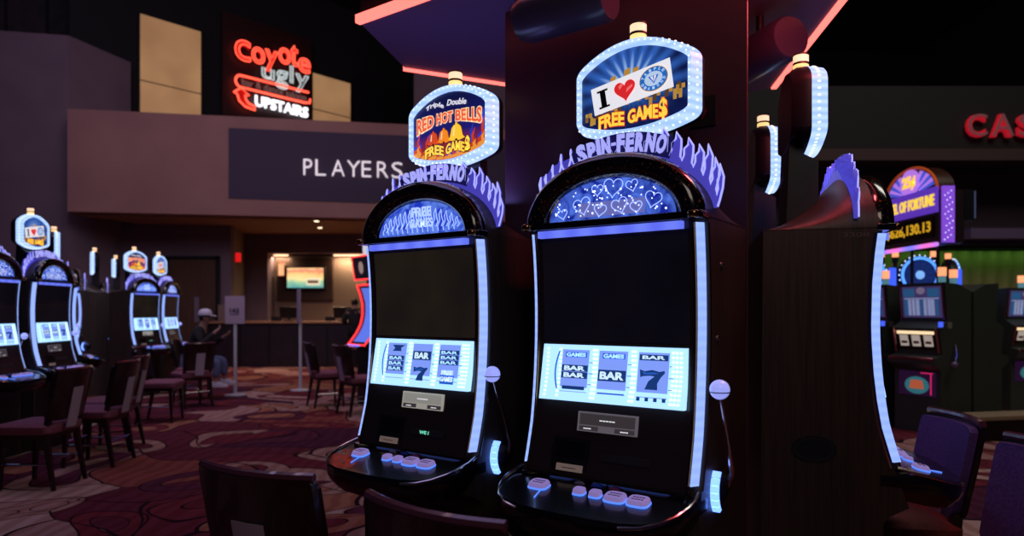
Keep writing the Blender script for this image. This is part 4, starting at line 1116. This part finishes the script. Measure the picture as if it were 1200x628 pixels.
b.text('25¢', .46, .74, .71, .89, -.006, M_yel, .04, .01); JF(b, 'price_disc', ah)
b = MB(); b.box(.0, 1.2, -.03, .0, .36, .66, mat('violet_banner', (90, 50, 180), .4, emit=(88, 50, 176), es=.9)); bn = JF(b, 'banner', jr)
b = MB(); b.text('WHEEL OF FORTUNE', .03, 1.17, .44, .58, -.036, M_yel, .03, .01); JF(b, 'banner_lettering', bn, False)
b = MB(); b.box(.08, 1.12, -.02, .0, .07, .32, mat('display_black', (14, 8, 8), .2)); dp = JF(b, 'number_display', jr)
b = MB(); b.text('$626,130.13', .12, 1.08, .12, .27, -.024, mat('amber_digits', (230, 180, 40), .4, emit=(206, 156, 32), es=.9), .02, .006); JF(b, 'digits', dp, False)
b = MB(); b.tube([(.0, -.02, -.02), (1.2, -.02, -.02)], .026, led_strip('pink_blue_tube', (120, 120, 250), (236, 110, 200), 9, 1.3, 1), 8); JF(b, 'neon_tube', jr)
b = MB(); b.box(.03, .17, -.03, .0, 0, .66, mat('purple_end_panel', (130, 70, 210), .4, emit=(124, 72, 204), es=.9)); ep = b.build('end_panel', jr)
b = MB(); rg = random.Random(2)
for k in range(22): b.ball((.05+.1*((k*.37) % 1), -.032, .03+.6*k/22), .007, M_led, 6)
b.build('sparkles', ep)
b = MB(); b.box(.30, .44, -.01, .14, .26, .62, M_dark); b.box(.41, .425, -.016, -.01, .28, .60, mat('blue_grey_edge', (90, 100, 130), .4, emit=(60, 70, 100), es=.5)); b.build('end_box', jr)
for y in (.3, .9): 
    b = MB(); b.tube([(.16, y*.9, -.47), (.16, y*.9, .05)], .02, M_dark, 8); b.build('support_post', jr)
tag(jr, 'violet and gold arched jackpot sign showing 25 cents and an amber number', 'jackpot sign')

# mechanical slots
def mech(name='reel_slot_machine'):
    r_ = empty(name, (0, 0, 0))
    side = [(.50, 0), (.50, 1.62), (.30, 1.70), (.06, 1.72), (.10, 1.28), (-.04, 1.20), (.02, .90), (-.12, .86), (-.12, .80), (0, .72), (0, 0)]
    b = MB(); b.prism([(-.29, y, z) for y, z in side], (.58, 0, 0), mat('green_black_cabinet', (52, 60, 52), .5)); b.build('cabinet', r_)
    m = mat('paytable_glass', (90, 90, 120), .3, emit=(60, 50, 96), es=.7)
    b = MB(); b.prism([(-.24, .088, 1.32), (.24, .088, 1.32), (.24, .052, 1.68), (-.24, .052, 1.68)], (0, .01, 0), m); tg = b.build('top_glass', r_)
    b = MB(); b.plate([(.05*math.cos(2*PI*k/16), 1.63+.04*math.sin(2*PI*k/16)) for k in range(16)], .046, .01, mat('top_emblem', (150, 130, 150), .4, emit=(120, 110, 140), es=.6)); b.build('emblem', tg)
    b = MB(); tp_ = lambda x, z: (x, .088-.036*(z-1.32)/.36-.004, z)
    def tq(x0, x1, z0, z1, mm): b.prism([tp_(x0, z0), tp_(x1, z0), tp_(x1, z1), tp_(x0, z1)], (0, .002, 0), mm)
    pay = mat('paytable_pale', (180, 190, 220), .3, emit=(126, 138, 176), es=.75); pay2 = mat('paytable_teal', (40, 90, 130), .3, emit=(40, 86, 130), es=.7)
    for k in range(9):
        x = -.215+k*.048; tq(x, x+(.036 if k % 3 else .044), 1.345, 1.53, pay if k % 4 else pay2)
    tq(-.22, -.08, 1.56, 1.655, pay2); tq(.08, .22, 1.56, 1.655, pay2); tq(-.215, .215, 1.535, 1.548, pay)
    b.build('pay_columns', tg)
    ch = mat('pink_chrome', (190, 130, 140), .2, 1)
    for s in (-1, 1):
        b = MB(); b.tube([(s*.265, .09, 1.30), (s*.265, .045, 1.71)], .014, ch, 8); b.tube([(s*.265, .0, .92), (s*.265, -.055, 1.20)], .014, ch, 8); b.build('chrome_post', r_)
    b = MB(); b.prism([(-.25, .006, .95), (.25, .006, .95), (.25, -.042, 1.17), (-.25, -.042, 1.17)], (0, .01, 0), mat('reel_glass_dark', (40, 30, 20), .2)); rg_ = b.build('reel_window', r_)
    b = MB(); b.prism([(-.23, -.038, 1.13), (.23, -.038, 1.13), (.23, -.046, 1.165), (-.23, -.046, 1.165)], (0, .004, 0), mat('warm_white_lamp', (255, 230, 190), .4, emit=(250, 220, 170), es=1.1)); b.build('top_lamp', rg_)
    for x in (-.15, 0, .15):
        b = MB(); b.prism([(x-.052, -.006, .99), (x+.052, -.006, .99), (x+.052, -.036, 1.12), (x-.052, -.036, 1.12)], (0, .004, 0), mat('reel_cream', (220, 210, 190), .4, emit=(170, 160, 150), es=.7))
        b.prism([(x-.035, -.016, 1.02), (x+.035, -.016, 1.02), (x+.035, -.022, 1.05), (x-.035, -.022, 1.05)], (0, .004, 0), mat('reel_mark', (120, 50, 40), .4)); b.build('reel', rg_)
    b = MB(); b.box(-.285, .285, -.13, -.0, .835, .872, ch); b.build('chrome_ledge', r_, bevel=.01)
    b = MB(); b.prism([(-.23, -.006, .42), (.23, -.006, .42), (.23, -.006, .70), (-.23, -.006, .70)], (0, .006, 0), mat('belly_glass', (30, 16, 40), .2, emit=(40, 16, 50), es=.6)); bg = b.build('belly_glass', r_)
    b = MB(); b.plate([(.15*math.cos(2*PI*k/24), .54+.10*math.sin(2*PI*k/24)) for k in range(24)], -.012, .004, mat('belly_oval_teal', (40, 130, 130), .4, emit=(50, 110, 120), es=.7))
    b.plate([(-.09, .50), (.09, .50), (.07, .60), (-.07, .60)], -.017, .004, mat('belly_orange', (210, 100, 60), .4, emit=(180, 90, 60), es=.7))
    b.box(.17, .18, -.016, -.01, .44, .68, mat('belly_pink', (230, 40, 110), .4, emit=(220, 40, 100), es=.9)); b.box(.05, .20, -.016, -.01, .68, .69, MATS['belly_pink']); b.build('belly_art', bg)
    b = MB(); b.box(.285, .312, -.045, .0, 1.215, 1.275, mat('small_blue_lamp', (60, 80, 255), .4, emit=(70, 96, 240), es=1.1)); b.build('corner_lamp', r_)
    b = MB(); b.box(.289, .294, .10, .17, 1.20, 1.27, mat('tag_plate', (130, 128, 110), .5)); b.build('side_plate', r_)
    b = MB(); b.tube([(.30, .22, 1.02), (.36, .16, .90), (.38, .10, .82)], .012, M_chrome, 8); b.ball((.38, .09, .80), .035, mat('dull_knob', (120, 100, 130), .3), 12); b.build('handle', r_)
    b = MB(); b.lathe([(.04, 1.70), (.04, 1.80), (0, 1.80)], (.12, .25, 0), mat('teal_lens', (90, 150, 160), .4, emit=(90, 140, 150), es=.6), 14); cd = b.build('candle_light', r_)
    b = MB(); b.lathe([(.045, 1.80), (.045, 1.90), (0, 1.90)], (.12, .25, 0), mat('peach_lens', (255, 170, 120), .4, emit=(255, 158, 108), es=1.2), 14); b.build('upper_lens', cd)
    return r_
RA = -67.6
ms = mech(); ca, sa = math.cos(R(RA)), math.sin(R(RA))
tag(put(ms, 4.69, 7.9, R(RA)), 'old reel slot machine with lit paytable glass and belly art, on the right', 'slot machine', 'reel slot machines')
ey = (-sa, ca)
for i, (x, y, a, lab) in enumerate([
    (4.69-.74*ca, 7.9-.73*sa, RA, 'reel slot machine half hidden behind the sideways machine, left of the lit paytable one'),
    (4.69+1.04*ey[0], 7.9+1.04*ey[1], RA+180, 'reel slot machine back-to-back with the lit paytable one, dark side showing'),
    (7.2, 9.5, 8, 'reel slot machine facing the camera at the far right edge')]):
    c = copy_tree(ms); tag(put(c, x, y, R(a)), lab, 'slot machine', 'reel slot machines')
# low ledge around the bank
b = MB(); b.obox((5.35, 7.42, .26), (1.5, .30, 0), (-.06, .3, 0), (0, 0, .05), mat('tan_ledge', (150, 130, 100), .5)); b.obox((5.35, 7.45, .12), (1.4, .28, 0), (-.04, .2, 0), (0, 0, .23), M_dark)
tag(b.build('bench_ledge', bevel=.008), 'low tan-topped ledge in front of the dark slot machine sides', 'ledge')

def wheel_machine(lit=True):
    r_ = empty('wheel_slot_machine', (0, 0, 0))
    b = MB(); b.box(-.30, .30, 0, .5, 0, 1.62, M_dark); b.build('cabinet', r_, bevel=.01)
    b = MB(); b.lathe([(.0, .0), (.255, .0), (.27, .03), (.27, .10), (0, .11)], (0, .05, 1.90), M_dark, 32, 'y'); tp = b.build('wheel_topper', r_)
    b = MB(); b.tube([(.235*math.cos(2*PI*k/32), .04, 1.90+.235*math.sin(2*PI*k/32)) for k in range(32)], .020, mat('wheel_ring_blue', (70, 130, 255), .3, emit=(80, 150, 255), es=1.4), 8, closed=True); b.build('lit_ring', tp)
    b = MB()
    for k in range(24):
        a = 2*PI*k/24; b.ball((.275*math.cos(a), .05, 1.90+.275*math.sin(a)), .011, M_ledblue, 6)
    b.build('bulb_ring', tp)
    b = MB(); wd = mat('wheel_segment_dark', (30, 50, 110), .3, emit=(24, 44, 110), es=.7)
    for k in range(12):
        a0 = 2*PI*k/12; a1 = 2*PI*(k+.92)/12; b.plate([(.07*math.cos(a0), 1.90+.07*math.sin(a0)), (.20*math.cos(a0), 1.90+.20*math.sin(a0)), (.20*math.cos(a1), 1.90+.20*math.sin(a1)), (.07*math.cos(a1), 1.90+.07*math.sin(a1))], .038, .006, wd)
    b.lathe([(0, -.01), (.06, 0), (.06, .01)], (0, .035, 1.90), mat('wheel_hub', (120, 180, 255), .3, emit=(120, 170, 240), es=1), 16, 'y'); b.build('wheel', tp)
    for s in (-1, 1):
        b = MB(); b.box(s*.33-.016, s*.33+.016, .05, .1, 1.62, 2.0, mat('blue_side_tube', (60, 90, 255), .3, emit=(60, 92, 240), es=1.1)); b.build('side_tube', r_)
        b = MB(); b.lathe([(.035, 1.62), (.028, 2.08), (.045, 2.10), (.045, 2.16), (0, 2.16)], (s*.26, .2, 0), M_dark, 12); cd = b.build('candle_light', r_)
        b = MB(); b.lathe([(.042, 2.16), (.042, 2.24), (0, 2.245)], (s*.26, .2, 0), MATS['peach_lens'], 12); b.build('upper_lens', cd)
    return r_
wm = wheel_machine()
tag(put(wm, 5.70, 9.5, R(-5)), 'slot machine with a round glowing blue wheel topper under the jackpot sign', 'slot machine', 'wheel slot machines')
for x, y, a, lab in ((4.99, 9.56, -5, 'wheel-topped slot machine partly hidden by the sideways machine edge, left of the other wheel'), (6.68, 10.25, 75, 'wheel-topped slot machine turned away, only its blue side tube showing')):
    c = copy_tree(wm); tag(put(c, x, y, R(a)), lab, 'slot machine', 'wheel slot machines')

# ------------------------------------------------------------------ people
def skin_obj(name, P, E, Rr, m, parent, root=0, sub=2):
    me = bpy.data.meshes.new(name); me.from_pydata(P, E, []); me.materials.append(m)
    ob = bpy.data.objects.new(name, me); COL.objects.link(ob); ob.parent = parent
    sk = ob.modifiers.new('s', 'SKIN'); sk.use_smooth_shade = True
    sd = ob.modifiers.new('d', 'SUBSURF'); sd.levels = sub; sd.render_levels = sub
    for i, r_ in enumerate(Rr):
        v = me.skin_vertices[0].data[i]; v.radius = (r_, r_) if not isinstance(r_, tuple) else r_; v.use_root = (i == root)
    # bake so that the mesh itself is the figure
    dg = bpy.context.evaluated_depsgraph_get(); nm = bpy.data.meshes.new_from_object(ob.evaluated_get(dg)); nm.name = name
    ob.modifiers.clear(); ob.data = nm
    return ob
M_skin = mat('skin', (150, 110, 96), .6); M_cloth = mat('black_jacket', (22, 20, 26), .9); M_jean = mat('pale_jeans', (84, 92, 128), .9); M_cap = mat('white_cap', (206, 196, 216), .8); M_shoe = mat('white_shoe', (180, 170, 186), .6); M_hair = mat('dark_hair', (24, 18, 16), .7)
def person(loc, rz, J, label, cap=True, jean=M_jean, shoe=M_shoe):
    """J: joints, person faces +x"""
    r_ = empty('person', loc, rz)
    P, E, Q, ix = [], [], [], {}
    def add(k, p, r, par=None):
        ix[k] = len(P); P.append(p); Q.append(r)
        if par: E.append((ix[par], ix[k]))
    add('pelvis', J['pelvis'], (.13, .11)); add('waist', J['waist'], (.12, .10), 'pelvis'); add('chest', J['chest'], (.145, .11), 'waist'); add('neck0', J['neck'], (.06, .06), 'chest')
    h = Vector(J['head']); add('head0', tuple(h-Vector((.012, 0, .045))), (.062, .066), 'neck0'); add('head', tuple(h), (.086, .076), 'head0'); add('crown', tuple(h+Vector((-.012, 0, .06))), (.075, .068), 'head')
    for s, S in ((1, 'L'), (-1, 'R')):
        sh = Vector(J['chest'])+Vector((0, s*.17, .09)); add('sh'+S, tuple(sh), .058, 'chest'); add('el'+S, J['el'+S], .042, 'sh'+S); w_ = Vector(J['wr'+S]); e_ = Vector(J['el'+S]); add('wr'+S, tuple(w_), .026, 'el'+S)
        d = (w_-e_).normalized(); pc = w_+d*.05; add('pm'+S, tuple(pc), (.034, .018), 'wr'+S)
        side = d.cross(Vector((0, 0, 1))); side = side.normalized() if side.length > .1 else Vector((0, 1, 0)); dn = d.cross(side).normalized()*(-1)
        for fi, (o, L) in enumerate(((-.026, .062), (-.009, .075), (.009, .072), (.026, .055))):
            k = S+'f%d' % fi; b0 = pc+d*.03+side*o; add(k, tuple(b0), .0095, 'pm'+S); add(k+'b', tuple(b0+d*L*.5+dn*.012), .0085, k); add(k+'c', tuple(b0+d*L*.8+dn*.036), .007, k+'b')
        k = S+'t'; add(k, tuple(w_+d*.03+side*.038), .010, 'pm'+S); add(k+'b', tuple(w_+d*.065+side*.055+dn*.012), .0085, k)
        hp = Vector(J['pelvis'])+Vector((0, s*.09, -.02)); add('hp'+S, tuple(hp), .085, 'pelvis'); add('kn'+S, J['kn'+S], .058, 'hp'+S); add('an'+S, J['an'+S], .036, 'kn'+S)
        a = Vector(J['an'+S]); add('hl'+S, tuple(a+Vector((.0, 0, -.05))), .035, 'an'+S); add('to'+S, tuple(a+Vector((.15, 0, -.06))), .032, 'hl'+S)
    skin_obj('body', P, E, Q, M_skin, r_)
    b = MB(); n = Vector(J['head'])
    b.loft([[(n.x+.078+t*.03, n.y+w*k, n.z-.012-.022*t+.0) for k in (-1, 1)]+[(n.x+.070, n.y+w, n.z-.03), (n.x+.070, n.y-w, n.z-.03)] for t, w in ((0, .008), (.6, .012), (1, .014))], M_skin)
    b.tube([n+Vector((.077, -.022, -.055)), n+Vector((.084, 0, -.053)), n+Vector((.077, .022, -.055))], .006, mat('lips', (130, 70, 70), .5), 6); b.build('face_detail', r_)
    b = MB()
    for s in (-1, 1):
        b.ball(n+Vector((.074, s*.030, .008)), .011, M_white, 8); b.ball(n+Vector((.084, s*.030, .008)), .005, M_ink, 6)
        b.ball(n+Vector((-.005, s*.078, -.005)), .024, M_skin, 8, (.6, .35, 1.1))
    b.build('eyes_and_ears', r_)
    b = MB(); b.ball(n+Vector((-.022, 0, .030)), .090, M_hair, 16, (1.0, .93, .98)); b.build('hair', r_)
    if cap:
        b = MB(); b.lathe([(.100, .0), (.103, .02), (.096, .055), (.07, .088), (.03, .102), (0, .104)], tuple(n+Vector((-.010, 0, .045))), M_cap, 20)
        b.loft([[tuple(n+Vector((.075+t*.085, s*w, .048-.018*t))) for s in (-1, -.5, 0, .5, 1)]+[tuple(n+Vector((.075+t*.085, s*w, .042-.018*t))) for s in (1, .5, 0, -.5, -1)] for t, w in ((0, .080), (.6, .066), (1, .036))], M_cap)
        b.build('cap', r_)
    P, E, Q, ix = [], [], [], {}
    add('pelvis', tuple(Vector(J['pelvis'])+Vector((0, 0, .0))), (.165, .145)); add('waist', J['waist'], (.16, .135), 'pelvis'); add('chest', J['chest'], (.185, .14), 'waist'); add('collar', tuple(Vector(J['neck'])+Vector((0, 0, -.01))), .078, 'chest')
    for s, S in ((1, 'L'), (-1, 'R')):
        sh = Vector(J['chest'])+Vector((0, s*.17, .09)); add('sh'+S, tuple(sh), .085, 'chest'); add('el'+S, J['el'+S], .064, 'sh'+S); w_ = Vector(J['wr'+S]); e_ = Vector(J['el'+S]); add('wr'+S, tuple(w_-(w_-e_)*.06), .044, 'el'+S)
    skin_obj('jacket', P, E, Q, M_cloth, r_)
    P, E, Q, ix = [], [], [], {}
    add('pelvis', tuple(Vector(J['pelvis'])+Vector((0, 0, -.02))), (.15, .13))
    for s, S in ((1, 'L'), (-1, 'R')):
        hp = Vector(J['pelvis'])+Vector((0, s*.09, -.02)); add('hp'+S, tuple(hp), .10, 'pelvis'); add('kn'+S, J['kn'+S], .075, 'hp'+S); a = Vector(J['an'+S]); add('an'+S, tuple(a+(Vector(J['kn'+S])-a)*.12), .056, 'kn'+S)
    skin_obj('trousers', P, E, Q, jean, r_)
    for S in 'LR':
        a = Vector(J['an'+S]); b = MB()
        b.loft([[(a.x+x, a.y+w*cy, a.z+z) for cy, z in ((-1, -.095), (1, -.095), (1, zt*.4-.05), (.6, zt), (-.6, zt), (-1, zt*.4-.05))] for x, w, zt in ((-.065, .032, -.02), (-.04, .04, .0), (.04, .042, -.005), (.12, .045, -.04), (.18, .03, -.06))], shoe); b.build('shoe', r_)
    return tag(r_, label, 'person')
J = dict(pelvis=(0, 0, .62), waist=(.04, 0, .78), chest=(.10, 0, .98), neck=(.15, 0, 1.17), head=(.19, 0, 1.285), elL=(.22, .22, .86), wrL=(.42, .16, .98), elR=(.20, -.24, .88), wrR=(.36, -.12, 1.06),
         knL=(.42, .12, .62), anL=(.44, .13, .32), knR=(.40, -.12, .60), anR=(.38, -.14, .30))
person((-5.02, 10.75, 0), R(8), J, 'person in white cap and dark jacket sitting turned right on a chair')
c = copy_tree(chairP); c.location = (-5.02, 10.75, 0); c.rotation_euler.z = R(-82); tag(c, 'chair under the seated person in the white cap', 'chair', 'casino chairs')
J2 = dict(pelvis=(0, 0, .95), waist=(0, 0, 1.08), chest=(.01, 0, 1.28), neck=(.02, 0, 1.46), head=(.04, 0, 1.58), elL=(.05, .26, 1.12), wrL=(.25, .20, 1.12), elR=(.05, -.26, 1.12), wrR=(.25, -.20, 1.12),
          knL=(.02, .10, .52), anL=(-.01, .11, .10), knR=(.02, -.10, .52), anR=(-.01, -.11, .10))
person((-3.78, 16.4, 0), R(100), J2, 'dark-clothed person standing at the counter beside the red-edged slot machine', False, mat('black_trousers', (20, 18, 24), .9), mat('black_shoe', (16, 14, 16), .6))

# ------------------------------------------------------------------ lights
w = bpy.data.worlds.new('w'); sc.world = w; w.use_nodes = True
w.node_tree.nodes['Background'].inputs[0].default_value = (.16, .13, .45, 1); w.node_tree.nodes['Background'].inputs[1].default_value = .03
def area(loc, target, size, energy, col, sizey=None, name='fill_light'):
    l = bpy.data.lights.new(name, 'AREA'); l.energy = energy; l.color = col; l.size = size
    if sizey: l.shape = 'RECTANGLE'; l.size_y = sizey
    o = bpy.data.objects.new(name, l); COL.objects.link(o); o.location = loc
    o.rotation_euler = (Vector(target)-Vector(loc)).to_track_quat('-Z', 'Y').to_euler(); return o
area((-8, 9, 10.8), (-9.5, 16, 3), 4, 220, (.52, .43, .74))  # unseen violet fill added to brighten the left walls
area((-3, 9, 10.8), (-4, 15.5, 4.5), 4, 150, (.80, .48, .54))  # added rosy fill washing the bulkhead
area((9.2, 12.40, 2.52), (9.2, 12.62, 1.2), 12, 8, (.34, 1.0, .24), .05, 'green_curtain_lamp')
area((-5, 9, 6.4), (-7.5, 18, 1.2), 2.5, 130, (.62, .54, .66))  # added low fill reaching the wall under the bulkhead
area((-2, 5, 9), (-2, 6, 0), 5, 90, (.52, .44, 1.0))  # violet fill added overhead to brighten and tint the carpet
area((6.5, 5, 9.5), (7, 11, 1), 4, 330, (.70, .66, .58))  # added fill brightening the right-hand machines and curtain
area((.6, -1.6, 4.2), (1.1, 2.4, 1.0), 1.5, 23, (.92, .74, .64))  # warm fill added behind the camera to bring out the brown side panel
area((-.30, 3.10, 1.95), (-.1, 3.3, 3), .35, 3.5, (.30, .25, 1.0), name='canopy_fill')  # unseen violet fill added to tint the canopy underside
area((1.22, 2.35, 2.70), (.80, 2.70, 2.35), .2, 8, (1.0, .10, .12), name='red_glow_fill')  # added red fill strengthening the light bar's glow on the pillar
area((1.25, 2.9, 1.95), (1.15, 3.2, 3), .25, 1.0, (.30, .22, 1.0), name='canopy_fill')  # second violet fill, added under the right of the canopy
for cx_, L_ in ((-6.8, .45), (-4.4, 1.6)): area((cx_, 20.0, 2.96), (cx_, 20.17, 2.2), L_, 22*L_, (1, .72, .45), .06, 'cove_lamp')

# ------------------------------------------------------------------ camera
cam = bpy.data.cameras.new('cam'); co = bpy.data.objects.new('camera', cam); COL.objects.link(co); sc.camera = co
co.location = (0, 0, 1.4); co.rotation_euler = (PI/2, 0, 0)
cam.sensor_width = 36; cam.lens = 24; cam.shift_y = 50/1200; cam.clip_end = 100; cam.clip_start = .05
cam.dof.use_dof = True; cam.dof.focus_distance = 2.5; cam.dof.aperture_fstop = 2.2
sc.view_settings.view_transform = 'Standard'; sc.view_settings.look = 'None'; sc.view_settings.exposure = 0; sc.view_settings.gamma = 1
sc.view_settings.use_curve_mapping = False
sc.cycles.use_denoising = True
